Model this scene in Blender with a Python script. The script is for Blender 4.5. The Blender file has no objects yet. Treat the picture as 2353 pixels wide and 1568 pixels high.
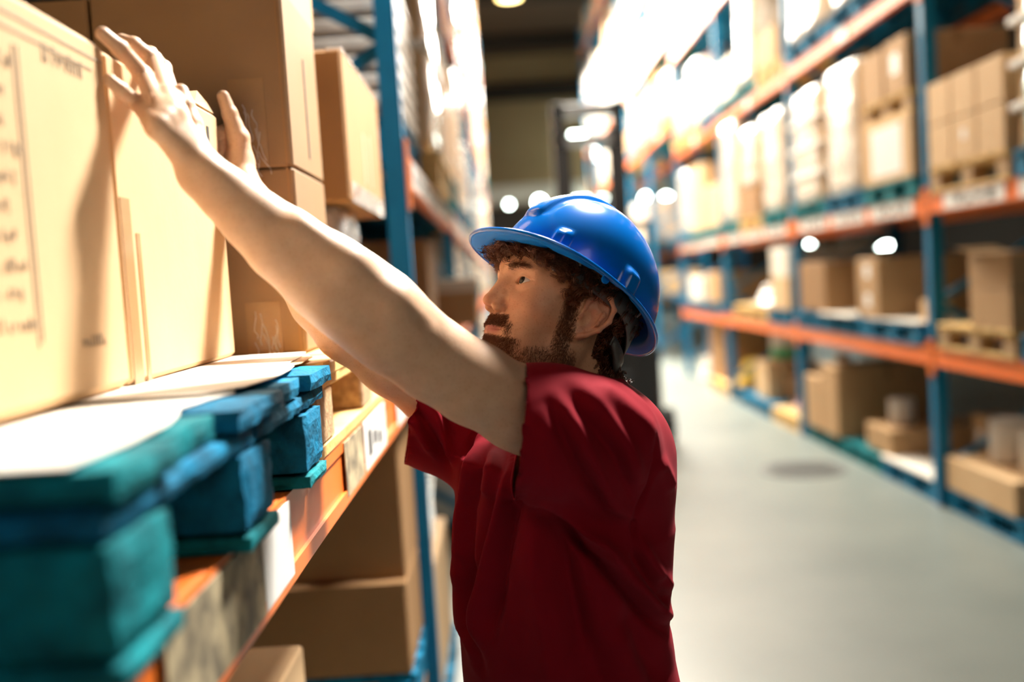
import bpy, bmesh, math, random
import numpy as np
from mathutils import Vector, Matrix, Euler
rnd = random.Random(7)
SC = bpy.context.scene
COL = SC.collection

# ------------------------------------------------------------------ camera
FPX, PW, PH = 2288.0, 2353.0, 1568.0
CAM = np.array([0.0, 0.0, 1.7])
def cam_axes(yaw, pitch, roll):
    yaw, pitch, roll = np.radians([yaw, pitch, roll])
    w = np.array([math.sin(yaw)*math.cos(pitch), math.cos(yaw)*math.cos(pitch), -math.sin(pitch)])
    r = np.array([math.cos(yaw), -math.sin(yaw), 0]); u = np.cross(r, w)
    return math.cos(roll)*r-math.sin(roll)*u, math.sin(roll)*r+math.cos(roll)*u, w
CR, CU, CW = cam_axes(.33, 3.57, 3.6)
cam = bpy.data.cameras.new('camera'); cam_o = bpy.data.objects.new('camera', cam); COL.objects.link(cam_o)
cam.sensor_width = 36; cam.lens = 36*FPX/PW; cam.clip_end = 200; cam.clip_start = .05
cam.dof.use_dof = True; cam.dof.focus_distance = 1.40; cam.dof.aperture_fstop = 1.5
M = Matrix(((CR[0], CU[0], -CW[0], CAM[0]), (CR[1], CU[1], -CW[1], CAM[1]), (CR[2], CU[2], -CW[2], CAM[2]), (0, 0, 0, 1)))
cam_o.matrix_world = M
SC.camera = cam_o
SC.view_settings.view_transform = 'Standard'; SC.view_settings.look = 'None'
SC.view_settings.exposure = 0.0; SC.view_settings.gamma = 1.0; SC.view_settings.use_curve_mapping = False

def at(px, py, **k):
    """real-world point on a plane X=, Y= or Z= that a sight line measured on the photo meets"""
    D = CW+(px-PW/2)/FPX*CR-(py-PH/2)/FPX*CU
    if 'X' in k: t = k['X']/D[0]
    elif 'Y' in k: t = k['Y']/D[1]
    else: t = (k['Z']-CAM[2])/D[2]
    return CAM+t*D

# ------------------------------------------------------------------ world and light
wd = bpy.data.worlds.new('warehouse_air'); SC.world = wd; wd.use_nodes = True
bg = wd.node_tree.nodes['Background']; bg.inputs[0].default_value = (1.0, .86, .68, 1); bg.inputs[1].default_value = .03
def area(name, loc, target, sx, sy, watts, col=(1, .95, .84)):
    l = bpy.data.lights.new(name, 'AREA'); l.shape = 'RECTANGLE'; l.size = sx; l.size_y = sy; l.energy = watts; l.color = col
    o = bpy.data.objects.new(name, l); COL.objects.link(o); o.location = loc
    o.rotation_euler = (Vector(target)-Vector(loc)).to_track_quat('-Z', 'Y').to_euler()
    return o
SKY = (1, .955, .88)
area('key_near', (1.05, 3.0, 4.3), (-.33, 1.9, 1.8), .6, .6, 128, SKY).data.spread = math.radians(84)          # added key light above the worker, angled to match the hand's shadow
area('fill_back', (2.0, -3.2, 4.4), (.4, 2.0, 1.2), 3.0, 2.2, 40, (1, .84, .66))  # soft fill added behind the camera to brighten the worker, no real fixture
for i, y in enumerate((7.5, 12.0, 16.5, 21.0, 26.0, 31.0)):
    area('skylight_lamp', (1.1, y, 7.6), (1.25, y-.5, 0), 1.8, 3.2, [430, 800, 1500, 2100, 2000, 1500][i], (1, .93, .80))

# ------------------------------------------------------------------ materials
def mat(name, base=(.5, .5, .5), rough=.6, metal=0., noise=None, bump=None, spec=.5, coat=0., sss=0., emit=None, alpha=None):
    """noise=(scale, strength, dark colour[, stretch xyz]); bump=(scale, strength)"""
    m = bpy.data.materials.new(name); m.use_nodes = True; nt = m.node_tree; b = nt.nodes['Principled BSDF']
    b.inputs['Base Color'].default_value = (*base, 1); b.inputs['Roughness'].default_value = rough
    b.inputs['Metallic'].default_value = metal; b.inputs['Specular IOR Level'].default_value = spec
    if coat: b.inputs['Coat Weight'].default_value = coat; b.inputs['Coat Roughness'].default_value = .08
    if sss: b.inputs['Subsurface Weight'].default_value = sss; b.inputs['Subsurface Scale'].default_value = .012; b.inputs['Subsurface Radius'].default_value = (1, .35, .2)
    if emit: b.inputs['Emission Color'].default_value = (*emit[0], 1); b.inputs['Emission Strength'].default_value = emit[1]
    if alpha is not None: b.inputs['Alpha'].default_value = alpha
    if noise or bump:
        tc = nt.nodes.new('ShaderNodeTexCoord')
    if noise:
        mp = nt.nodes.new('ShaderNodeMapping'); nt.links.new(tc.outputs['Object'], mp.inputs[0])
        if len(noise) > 3: mp.inputs['Scale'].default_value = noise[3]
        n = nt.nodes.new('ShaderNodeTexNoise'); n.inputs['Scale'].default_value = noise[0]; n.inputs['Detail'].default_value = 5
        nt.links.new(mp.outputs[0], n.inputs['Vector'])
        r = nt.nodes.new('ShaderNodeValToRGB'); r.color_ramp.elements[0].position = .35; r.color_ramp.elements[1].position = .68
        r.color_ramp.elements[0].color = (*noise[2], 1); r.color_ramp.elements[1].color = (*base, 1)
        nt.links.new(n.outputs['Fac'], r.inputs[0])
        mx = nt.nodes.new('ShaderNodeMix'); mx.data_type = 'RGBA'; mx.inputs[0].default_value = noise[1]
        mx.inputs[6].default_value = (*base, 1); nt.links.new(r.outputs[0], mx.inputs[7]); nt.links.new(mx.outputs[2], b.inputs['Base Color'])
    if bump:
        n2 = nt.nodes.new('ShaderNodeTexNoise'); n2.inputs['Scale'].default_value = bump[0]; n2.inputs['Detail'].default_value = 4
        nt.links.new(tc.outputs['Object'], n2.inputs['Vector'])
        bp = nt.nodes.new('ShaderNodeBump'); bp.inputs['Strength'].default_value = bump[1]; bp.inputs['Distance'].default_value = .004 if len(bump) < 3 else bump[2]
        nt.links.new(n2.outputs['Fac'], bp.inputs['Height']); nt.links.new(bp.outputs[0], b.inputs['Normal'])
    return m
Mt = {}
Mt['card'] = mat('cardboard', (.50, .305, .15), .75, noise=(7, .5, (.42, .25, .115)), bump=(90, .08), spec=.25)
Mt['card2'] = mat('cardboard_pale', (.68, .46, .255), .72, noise=(6, .5, (.62, .40, .21)), bump=(80, .08), spec=.25)
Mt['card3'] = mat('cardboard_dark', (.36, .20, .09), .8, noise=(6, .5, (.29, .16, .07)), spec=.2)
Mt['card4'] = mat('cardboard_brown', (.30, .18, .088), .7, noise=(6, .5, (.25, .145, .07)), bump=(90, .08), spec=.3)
Mt['cardw'] = mat('cardboard_white', (.80, .74, .64), .6, noise=(5, .4, (.70, .63, .52)))
Mt['tape'] = mat('packing_tape', (.50, .30, .14), .22, noise=(30, .4, (.42, .25, .12)), spec=.6, alpha=.75)
Mt['ink'] = mat('printed_ink', (.05, .045, .04), .7)
Mt['inkg'] = mat('printed_grey_ink', (.42, .31, .20), .7)
Mt['label'] = mat('label_paper', (.82, .80, .76), .5)
Mt['orange'] = mat('orange_paint', (.90, .20, .022), .42, noise=(9, .5, (.72, .14, .02)), coat=.08)
Mt['blue'] = mat('rack_blue_paint', (.0, .185, .37), .5, noise=(12, .5, (.0, .13, .27)), spec=.3)
Mt['teal'] = mat('pallet_blue_paint', (.0, .22, .42), .75, noise=(24, .9, (.0, .07, .13), (1, 1, 1)), bump=(160, .7, .004), spec=.2)
Mt['teal2'] = mat('pallet_green_paint', (.0, .27, .31), .75, noise=(24, .9, (.0, .09, .11), (1, 1, 1)), bump=(160, .7, .004), spec=.2)
Mt['wood'] = mat('raw_pallet_wood', (.80, .53, .19), .7, noise=(16, .8, (.60, .36, .11), (1, 1, 5)), bump=(70, .5, .004))
Mt['chip'] = mat('chipboard', (.58, .38, .19), .85, noise=(60, .8, (.26, .14, .06)), bump=(120, .8, .003))
Mt['wrap'] = mat('stretch_wrap', (.80, .76, .69), .20, noise=(5, .7, (.62, .50, .37), (1, 1, 3.0)), bump=(9, .9, .03), spec=.8, coat=.6)
Mt['film'] = mat('clear_wrap_film', (.85, .83, .80), .12, bump=(14, 1.0, .03), spec=1.0, coat=.8, alpha=.38)
Mt['wrapg'] = mat('stretch_wrap_teal', (.42, .62, .62), .22, noise=(6, .7, (.12, .28, .30)), bump=(10, .9, .03), spec=.8, coat=.5)
Mt['paper'] = mat('slip_sheet_paper', (.86, .80, .70), .6)
Mt['black'] = mat('black_paint', (.02, .02, .022), .35, coat=.2)
Mt['steel'] = mat('steel', (.45, .46, .47), .35, 1.0)
Mt['rubber'] = mat('rubber', (.02, .02, .02), .8)
Mt['yellow'] = mat('yellow_paint', (.85, .55, .05), .4)
Mt['yellowbag'] = mat('yellow_sack', (.85, .60, .10), .6, bump=(20, .8, .02))
Mt['pinkbag'] = mat('pink_sack', (.85, .48, .46), .5, bump=(20, .8, .02))
Mt['whitebag'] = mat('white_plastic', (.80, .76, .70), .35, noise=(8, .5, (.62, .56, .48)), bump=(12, .4, .01))
Mt['green'] = mat('green_plastic', (.06, .48, .20), .4)
Mt['red'] = mat('red_plastic', (.45, .03, .03), .4)
Mt['wall'] = mat('wall_cladding', (.50, .36, .19), .8, noise=(.5, .5, (.38, .26, .13)))
Mt['walld'] = mat('wall_dark_band', (.045, .034, .026), .85)
Mt['ceil'] = mat('ceiling_deck', (.16, .09, .05), .8)
Mt['lamp'] = mat('lamp_glow', (1, 1, 1), .5, emit=((.85, 1.0, .90), 38))
Mt['lampy'] = mat('lamp_glow_warm', (1, 1, 1), .5, emit=((1, .78, .25), 14))
Mt['labelworn'] = mat('worn_label_paper', (.62, .50, .30), .6, noise=(30, .9, (.12, .10, .07)))
Mt['steelfl'] = mat('worn_iron', (.10, .105, .10), .5, noise=(12, .6, (.06, .065, .06)))
def floor_mat():
    m = mat('polished_concrete', (.205, .232, .212), .38, noise=(.9, .9, (.14, .168, .158)), bump=(25, .05), spec=.5)
    nt = m.node_tree; b = nt.nodes['Principled BSDF']
    return m
Mt['floor'] = floor_mat()

# ------------------------------------------------------------------ mesh helpers
class MB:
    """collects shapes and links them as one mesh object"""
    def __init__(s): s.v = []; s.f = []; s.m = []
    def add(s, vs, fs, mi=0):
        n = len(s.v); s.v += [tuple(map(float, p)) for p in vs]; s.f += [tuple(i+n for i in q) for q in fs]; s.m += [mi]*len(fs)
    def box(s, lo, hi, mi=0, b=0.0):
        x0, y0, z0 = lo; x1, y1, z1 = hi
        if b <= 0:
            s.add([(x0,y0,z0),(x1,y0,z0),(x1,y1,z0),(x0,y1,z0),(x0,y0,z1),(x1,y0,z1),(x1,y1,z1),(x0,y1,z1)],
                  [(0,3,2,1),(4,5,6,7),(0,1,5,4),(1,2,6,5),(2,3,7,6),(3,0,4,7)], mi); return
        # chamfered box
        P = []; idx = {}
        for sx in (0, 1):
            for sy in (0, 1):
                for sz in (0, 1):
                    X = (x0, x1)[sx]; Y = (y0, y1)[sy]; Z = (z0, z1)[sz]
                    dx = b*(1-2*sx); dy = b*(1-2*sy); dz = b*(1-2*sz)
                    for k, p in enumerate(((X, Y+dy, Z+dz), (X+dx, Y, Z+dz), (X+dx, Y+dy, Z))):
                        idx[(sx, sy, sz, k)] = len(P); P.append(p)
        I = lambda a, b_, c, k: idx[(a, b_, c, k)]
        F = []
        for a in (0, 1):
            q = [I(a,0,0,0), I(a,1,0,0), I(a,1,1,0), I(a,0,1,0)]; F.append(q if a else q[::-1])
            q = [I(0,a,0,1), I(0,a,1,1), I(1,a,1,1), I(1,a,0,1)]; F.append(q if a else q[::-1])
            q = [I(0,0,a,2), I(1,0,a,2), I(1,1,a,2), I(0,1,a,2)]; F.append(q if a else q[::-1])
        for a in (0, 1):
            for c in (0, 1):
                F.append([I(a,c,0,0), I(a,c,1,0), I(a,c,1,1), I(a,c,0,1)] if (a+c) % 2 else [I(a,c,0,1), I(a,c,1,1), I(a,c,1,0), I(a,c,0,0)])
                F.append([I(a,0,c,2), I(a,1,c,2), I(a,1,c,0), I(a,0,c,0)] if (a+c) % 2 else [I(a,0,c,0), I(a,1,c,0), I(a,1,c,2), I(a,0,c,2)])
                F.append([I(0,a,c,1), I(1,a,c,1), I(1,a,c,2), I(0,a,c,2)] if (a+c) % 2 else [I(0,a,c,2), I(1,a,c,2), I(1,a,c,1), I(0,a,c,1)])
        for a in (0, 1):
            for c in (0, 1):
                for e in (0, 1):
                    q = [I(a,c,e,0), I(a,c,e,1), I(a,c,e,2)]; F.append(q if (a+c+e) % 2 else q[::-1])
        s.add(P, F, mi)
    def beam(s, a, b, w, h, mi=0, up=(0, 0, 1)):
        a = Vector(a); b = Vector(b); d = (b-a).normalized(); u = Vector(up); x = d.cross(u)
        if x.length < 1e-4: x = d.cross(Vector((1, 0, 0)))
        x.normalize(); u = x.cross(d)
        P = []
        for p in (a, b):
            for i, j in ((-1,-1),(1,-1),(1,1),(-1,1)): P.append(p+x*(w/2*i)+u*(h/2*j))
        s.add(P, [(0,1,2,3)[::-1],(4,5,6,7),(0,1,5,4),(1,2,6,5),(2,3,7,6),(3,0,4,7)], mi)
    def lathe(s, c, prof, n=24, mi=0, axis='Z', sx=1., sy=1.):
        P = []; F = []
        for r, z in prof:
            for k in range(n):
                t = 2*math.pi*k/n; p = (r*math.cos(t)*sx, r*math.sin(t)*sy, z)
                if axis == 'X': p = (p[2], p[0], p[1])
                if axis == 'Y': p = (p[0], p[2], p[1])
                P.append((c[0]+p[0], c[1]+p[1], c[2]+p[2]))
        for i in range(len(prof)-1):
            for k in range(n):
                a = i*n+k; b = i*n+(k+1) % n; F.append((a, b, b+n, a+n))
        F.append(tuple(range(n))[::-1]); F.append(tuple(range((len(prof)-1)*n, len(prof)*n)))
        s.add(P, F, mi)
    def build(s, name, mats, parent=None, smooth=False, loc=None):
        me = bpy.data.meshes.new(name); me.from_pydata(s.v, [], s.f)
        if not isinstance(mats, (list, tuple)): mats = [mats]
        for m in mats: me.materials.append(m)
        if len(mats) > 1: me.polygons.foreach_set('material_index', s.m)
        if smooth: me.polygons.foreach_set('use_smooth', [True]*len(me.polygons))
        me.update()
        o = bpy.data.objects.new(name, me); COL.objects.link(o)
        if parent is not None: o.parent = parent
        if loc is not None: o.location = loc
        return o
def tag(o, label=None, cat=None, group=None, kind=None):
    if label: o['label'] = label
    if cat: o['category'] = cat
    if group: o['group'] = group
    if kind: o['kind'] = kind
    return o
def empty(name, loc, rz=0.):
    o = bpy.data.objects.new(name, None); COL.objects.link(o); o.location = loc; o.rotation_euler = (0, 0, rz); o.empty_display_size = .1
    return o
def copy_tree(o, parent=None):
    c = o.copy(); COL.objects.link(c)
    if parent is not None: c.parent = parent
    for ch in KIDS.get(o, []):
        d = copy_tree(ch, c); KIDS.setdefault(c, []).append(d)
    return c
KIDS = {}
def part(mb, name, m, parent, label=None, **k):
    o = mb.build(name, m, parent, **k); KIDS.setdefault(parent, []).append(o)
    if label: o['label'] = label
    return o

# ------------------------------------------------------------------ the building
def slab(name, lo, hi, m):
    b = MB(); b.box(lo, hi); return tag(b.build(name, m), kind='structure')
slab('floor', (-9, -7, -.2), (16, 46, 0), Mt['floor'])
slab('ceiling', (-9, -7, 11.6), (16, 46, 11.8), Mt['ceil'])
slab('wall_far', (-9, 45, 0), (16, 45.3, 11.6), Mt['wall'])
slab('wall_left', (-9.3, -7, 0), (-9, 46, 11.6), Mt['walld'])
slab('wall_right', (16, -7, 0), (16.3, 46, 11.6), Mt['walld'])
slab('wall_near', (-9, -7.3, 0), (16, -7, 11.6), Mt['walld'])
slab('trim_1', (-9, 44.7, 0), (16, 45, 4.9), Mt['walld'])
slab('trim_2', (-9, 44.6, 5.05), (16, 45, 5.85), Mt['cardw'])
slab('trim_3', (-9, 44.6, 9.6), (16, 45, 10.3), Mt['walld'])
for i, y in enumerate((6, 13, 20, 27, 34, 41)):
    slab('trim_%d' % (i+4), (-9, y, 11.0), (16, y+.35, 11.6), Mt['walld'])
# drain cover on the floor
# ------------------------------------------------------------------ racks
XR = 2.82; XL = -.292; PITCH = 3.04
YR = [3.5+PITCH*k for k in range(10)]           # uprights of the right rack
YL = [.20-3.04+PITCH*k for k in range(11)]
ORD = ['nearest', 'second', 'third', 'fourth', 'fifth', 'sixth', 'seventh', 'eighth', 'ninth', 'tenth', 'eleventh']
def upright(x_face, y, sgn, h, label, depth=1.05, w=.085):
    """sgn=+1: rack goes towards +X from x_face"""
    t = empty('rack_upright', (x_face, y, 0))
    for nm, x in (('front_post', 0), ('rear_post', sgn*(depth-w))):
        b = MB(); x0, x1 = sorted((x, x+sgn*w))
        # channel section: web to the aisle, two flanges and returns
        T = .004
        b.box((x0, 0, .01), (x1, T, h)); b.box((x0, w-T, .01), (x1, w, h))
        if nm == 'front_post': xa, xb = (x0, x0+T) if sgn > 0 else (x1-T, x1)
        else: xa, xb = (x1-T, x1) if sgn > 0 else (x0, x0+T)
        b.box((xa, 0, .01), (xb, w, h))
        part(b, nm, Mt['blue'], t)
    for pr_ in ((-sgn*.02, sgn*(w+.02)), (sgn*(depth-w-.02), sgn*(depth+.02))):
        b = MB(); x0, x1 = sorted(pr_); b.box((x0, -.02, 0), (x1, w+.02, .012)); part(b, 'foot_plate', Mt['steel'], t)
    z = .25; k = 0
    xa, xb = sgn*w*.5, sgn*(depth-w*.5)
    while z < h-.5:
        b = MB()
        a, c = ((xa, .03, z), (xb, .03, z+.55)) if k % 2 == 0 else ((xb, .03, z), (xa, .03, z+.55))
        b.beam(a, c, .03, .04); part(b, 'brace', Mt['blue'], t); z += .56; k += 1
    tag(t, label, 'rack upright', 'blue rack uprights')
    return t
def rack_beam(x_face, y0, y1, z0, z1, sgn, label, rear=False, labels=(), m='orange'):
    t = empty('shelf_beam', (x_face, y0, z0)); L = y1-y0; h = z1-z0
    b = MB(); x0, x1 = sorted((-sgn*.004, sgn*.046)); b.box((x0, .01, 0), (x1, L-.01, h), b=.004)
    xo = -.004*sgn
    b.box(*[tuple(v) for v in zip(*[sorted(p) for p in ((xo, xo-sgn*.006), (.01, L-.01), (0, .022))])])
    b.box(*[tuple(v) for v in zip(*[sorted(p) for p in ((xo, xo-sgn*.004), (.01, L-.01), (h-.02, h))])])
    part(b, 'beam', Mt[m], t)
    for ya in (-.045, L+.005):
        b = MB(); x0, x1 = sorted((-sgn*.010, sgn*.05)); b.box((x0, ya, -.075), (x1, ya+.04, h+.05)); part(b, 'connector_plate', Mt[m], t)
    for (ya, yb, mm, marks) in labels:
        b = MB(); x = xo-sgn*.0045; x0, x1 = sorted((x, x-sgn*.002)); b.box((x0, ya, .010), (x1, yb, h-.006)); lb = part(b, 'location_label', Mt[mm], t)
        if marks:
            b = MB(); x2 = x-sgn*.002; xx = sorted((x2, x2-sgn*.001))
            for q in range(marks):
                yy = ya+(yb-ya)*(.15+.7*q/max(1, marks))
                b.box((xx[0], yy, .03+(q % 2)*.012), (xx[1], yy+(yb-ya)*.42/marks, h-.028-(q % 3)*.012))
            part(b, 'printed_mark', Mt['ink'], lb)
    tag(t, label, 'beam', 'orange rack beams'); return t
SIDE = {1: 'right-hand', -1: 'left-hand'}
for k, y in enumerate(YR):
    upright(XR, y, 1, 9.2 if k > 3 else 6.9, 'blue steel upright of right-hand rack, %s along the aisle, with diagonal braces' % ORD[k])
for k, y in enumerate(YL):
    if k == 0: continue
    upright(XL, y, -1, 8.8, 'blue steel upright of left-hand rack, %s along the aisle, with diagonal braces' % ORD[k-1], depth=1.0, w=.066)
LV = [(.955, 1.075, 'first'), (1.955, 2.075, 'second'), (3.41, 3.53, 'third'), (4.86, 4.98, 'fourth'), (6.5, 6.62, 'fifth')]
LVF = [(.955, 1.075, 'first'), (1.955, 2.075, 'second'), (3.9, 4.02, 'third'), (5.3, 5.42, 'fourth'), (6.6, 6.72, 'fifth'), (8.3, 8.42, 'sixth')]
BAY = ['nearest', 'second', 'third', 'fourth', 'fifth', 'sixth', 'seventh', 'eighth', 'ninth', 'tenth', 'eleventh']
for k in range(len(YR)-1):
    y0, y1 = YR[k]+.085, YR[k+1]
    for li, (z0, z1, nm) in enumerate(LV if k < 4 else LVF):
        if k == 4 and li < 2: continue          # the cross passage
        lb = ()
        if li == 1: lb = [(.15, .92, 'label', 5), (1.05, 1.80, 'label', 6), (1.95, 2.72, 'label', 4)]
        elif li == 2: lb = [(1.3, 1.5, 'label', 0)]
        elif k > 2 and li > 1: lb = [(.3, 1.1, 'label', 3), (1.6, 2.5, 'label', 3)]
        rack_beam(XR, y0, y1, z0, z1, 1, 'orange front beam of %s level, %s bay of right-hand rack' % (nm, BAY[k]), labels=lb)
        rack_beam(XR+1.05, y0, y1, z0, z1, -1, 'orange rear beam of %s level, %s bay of right-hand rack' % (nm, BAY[k]))
LVL = [(2.02, 2.125, 'second'), (3.7, 3.82, 'third'), (5.3, 5.42, 'fourth'), (7.0, 7.12, 'fifth')]
for k in range(1, len(YL)-1):
    y0, y1 = YL[k]+.066, YL[k+1]
    for li, (z0, z1, nm) in enumerate([(1.340, 1.449, 'first')]+LVL):
        if k == 1 and li == 1: continue
        lb = ()
        if k == 1 and li == 0:
            lb = [(.50, .81, 'labelworn', 0), (.815, .96, 'label', 0), (1.39, 1.60, 'labelworn', 0), (1.62, 1.95, 'label', 3), (2.2, 2.8, 'label', 4)]
        elif li > 0: lb = [(.1, 1.0, 'label', 4), (1.1, 1.9, 'label', 4), (2.0, 2.8, 'label', 4)]
        rack_beam(XL, y0, y1, z0, z1, -1, 'orange front beam of %s level, %s bay of left-hand rack' % (nm, BAY[k-1]), labels=lb)
        if k < 5: rack_beam(XL-1.0, y0, y1, z0, z1, 1, 'orange rear beam of %s level, %s bay of left-hand rack' % (nm, BAY[k-1]))

# ------------------------------------------------------------------ pallets
def pallet(loc, L, Wd, label, m='teal', H=.144, detail=True, name='pallet', group=None, blocks=None):
    """L along Y, Wd along X; top boards run in X; loc = centre of the base"""
    t = empty(name, loc)
    n = max(4, int(L/.19)); bw = L/n
    mm = Mt[m]
    if detail:
        for k in range(n):
            b = MB(); y = -L/2+bw*k; j = rnd.uniform(-.006, .006)
            b.box((-Wd/2+j, y+.012, H-.022), (Wd/2+j, y+bw-.012, H), b=.003); part(b, 'deck_board', mm, t)
        for x in (-Wd/2+.06, 0, Wd/2-.06):
            b = MB(); b.box((x-.05, -L/2+.005, H-.044), (x+.05, L/2-.005, H-.022), b=.002); part(b, 'stringer_board', mm, t)
            for y in (-L/2+.07, 0, L/2-.07):
                b = MB(); b.box((x-.05, y-.068, .02), (x+.05, y+.068, H-.044), b=.004); part(b, 'block', Mt['chip'] if m == 'wood' else mm, t)
            b = MB(); b.box((x-.05, -L/2, 0), (x+.05, L/2, .02), b=.002); part(b, 'bottom_board', mm, t)
    else:
        b = MB()
        for k in range(n):
            y = -L/2+bw*k; b.box((-Wd/2, y+.012, H-.022), (Wd/2, y+bw-.012, H))
        for x in (-Wd/2+.06, 0, Wd/2-.06):
            b.box((x-.05, -L/2, 0), (x+.05, L/2, .02)); b.box((x-.05, -L/2, H-.044), (x+.05, L/2, H-.022))
            for y in (-L/2+.07, 0, L/2-.07): b.box((x-.05, y-.068, .02), (x+.05, y+.068, H-.044))
        part(b, 'deck', mm, t)
    tag(t, label, 'pallet', group)
    return t
# ------------------------------------------------------------------ cartons and loads
def carton(loc, dx, dy, dz, label, m='card', rz=0., tape=True, lab=None, name='cardboard_box', group=None, flaps=False, side=-1, cat='box'):
    """loc = centre of base. side=-1: aisle face looks to -X, +1: to +X"""
    t = empty(name, loc, rz)
    b = MB(); bv = min(.006, dx*.05)
    b.box((-dx/2, -dy/2, 0), (dx/2, dy/2, dz), b=bv); part(b, 'carton_body', Mt[m], t)
    if tape:
        b = MB(); e = .0012; w = .025
        b.box((-w, -dy/2-e, dz*.78), (w, -dy/2+.001, dz+e)); b.box((-w, -dy/2-e, dz-.001), (w, dy/2+e, dz+e)); b.box((-w, dy/2-.001, dz*.78), (w, dy/2+e, dz+e))
        part(b, 'packing_tape', Mt['tape'], t)
    if lab:
        b = MB(); x = side*dx/2; w, h, cy, cz = lab[:4]; e = side*.0016
        xs = sorted((x-e*.3, x+e)); b.box((xs[0], cy-w/2, cz-h/2), (xs[1], cy+w/2, cz+h/2)); part(b, 'shipping_label', Mt[lab[4] if len(lab) > 4 else 'label'], t)
    if flaps:
        b = MB(); 
        b.add([(-dx/2, -dy/2, dz), (-dx/2, dy/2, dz), (-dx/2-dx*.09, dy/2, dz+.03), (-dx/2-dx*.09, -dy/2, dz+.03), (-dx/2, -dy/2, dz+.004), (-dx/2, dy/2, dz+.004), (-dx/2-dx*.09, dy/2, dz+.034), (-dx/2-dx*.09, -dy/2, dz+.034)],
              [(0,3,2,1),(4,5,6,7),(0,1,5,4),(1,2,6,5),(2,3,7,6),(3,0,4,7)]); part(b, 'open_flap', Mt[m], t)
    tag(t, label, cat, group)
    return t
def lumpy(lo, hi, amp, seed, nx=7, ny=9, nz=11, taper=.02):
    """a closed box with slightly bulging wrapped skin"""
    r = random.Random(seed); b = MB(); P = {}; V = []
    ph = [r.uniform(0, 6.28) for _ in range(9)]
    def pt(u, v, w):
        key = (round(u, 4), round(v, 4), round(w, 4))
        if key in P: return P[key]
        X = 2*u-1; Y = 2*v-1; Z = 2*w-1
        e = 8; q = (abs(X)**e+abs(Y)**e)**(1/e) or 1
        mx = max(abs(X), abs(Y)) or 1
        k = mx/q if q > 0 else 1
        sw = 1+amp*(math.sin(7*w+ph[0]+3*u)*math.cos(9*v+ph[1])+.7*math.sin(17*w+ph[2])+.4*math.sin(31*w+5*v+ph[3]))
        x = X*k*sw*(1-taper*w); y = Y*k*sw*(1-taper*w)
        cx = (lo[0]+hi[0])/2; cy = (lo[1]+hi[1])/2
        p = (cx+x*(hi[0]-lo[0])/2, cy+y*(hi[1]-lo[1])/2, lo[2]+w*(hi[2]-lo[2])+(amp*.3*math.sin(9*u+ph[4])*math.sin(8*v+ph[5]) if w > .99 else 0))
        P[key] = len(V); V.append(p); return P[key]
    F = []
    def grid(fn, na, nb, flip):
        for i in range(na):
            for j in range(nb):
                q = [fn(i/na, j/nb), fn((i+1)/na, j/nb), fn((i+1)/na, (j+1)/nb), fn(i/na, (j+1)/nb)]
                F.append(tuple(q[::-1] if flip else q))
    grid(lambda a, c: pt(a, c, 1), nx, ny, False); grid(lambda a, c: pt(a, c, 0), nx, ny, True)
    grid(lambda a, c: pt(a, 0, c), nx, nz, False); grid(lambda a, c: pt(a, 1, c), nx, nz, True)
    grid(lambda a, c: pt(0, a, c), ny, nz, True); grid(lambda a, c: pt(1, a, c), ny, nz, False)
    b.add(V, F); return b
def wrapped(loc, dx, dy, dz, label, layers=3, m='wrap', inner='card2', bands=True, name='wrapped_load', group=None):
    """cartons in layers under stretch film"""
    t = empty(name, loc); t_seed = rnd.randint(0, 9999)
    h = dz/layers
    for k in range(layers):
        b = MB(); b.box((-dx/2+.03, -dy/2+.03, k*h+.004), (dx/2-.03, dy/2-.03, (k+1)*h-.004), b=.01); part(b, 'carton_layer', Mt[inner], t)
    b = lumpy((-dx/2, -dy/2, 0.002), (dx/2, dy/2, dz+.006), .012, t_seed); part(b, 'plastic_wrap', Mt[m], t, smooth=True)
    if bands:
        for k in range(1, layers):
            b = MB(); z = k*h; b.box((-dx/2-.008, -dy/2-.008, z-.02), (dx/2+.008, dy/2+.008, z+.02), b=.006); part(b, 'edge_band', Mt['whitebag'], t)
    tag(t, label, 'wrapped goods', group); return t
def sack(loc, dx, dy, dz, label, m, name='sack', group=None):
    b = lumpy((-dx/2, -dy/2, 0), (dx/2, dy/2, dz), .06, rnd.randint(0, 9999), taper=.35)
    o = b.build(name, Mt[m], smooth=True, loc=loc); tag(o, label, 'sack', group); return o
def drum(loc, r, h, label, m='whitebag', lid='whitebag', band=None, name='plastic_drum', axis='Z'):
    t = empty(name, loc)
    if axis == 'Z':
        b = MB(); b.lathe((0, 0, 0), [(r*.92, 0), (r*.97, .01), (r, h*.12), (r*.985, h*.2), (r, h*.28), (r, h*.7), (r*.985, h*.78), (r*.98, h*.92), (r*.7, h*.96)], 28)
        part(b, 'drum_body', Mt[m], t, smooth=True)
        b = MB(); b.lathe((0, 0, h*.93), [(r*1.01, 0), (r*1.01, h*.05), (r*.95, h*.07), (.01, h*.07)], 28); part(b, 'lid', Mt[lid], t)
        if band: b = MB(); b.lathe((0, 0, h*.0), [(r*1.008, h*.1), (r*1.008, h*.45)], 28); part(b, 'colour_band', Mt[band], t)
    else:
        b = MB(); b.lathe((0, 0, r), [(r*.25, -h/2), (r*.97, -h/2), (r, -h/2+.01), (r, h/2-.01), (r*.97, h/2), (r*.25, h/2)], 28, axis=axis); part(b, 'roll_body', Mt[m], t, smooth=False)
        b = MB(); b.lathe((0, 0, r), [(r*.25, -h/2-.01), (r*.25, h/2+.01)], 20, axis=axis); part(b, 'roll_core', Mt['card'], t)
    tag(t, label, 'drum' if axis == 'Z' else 'roll'); return t

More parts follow.
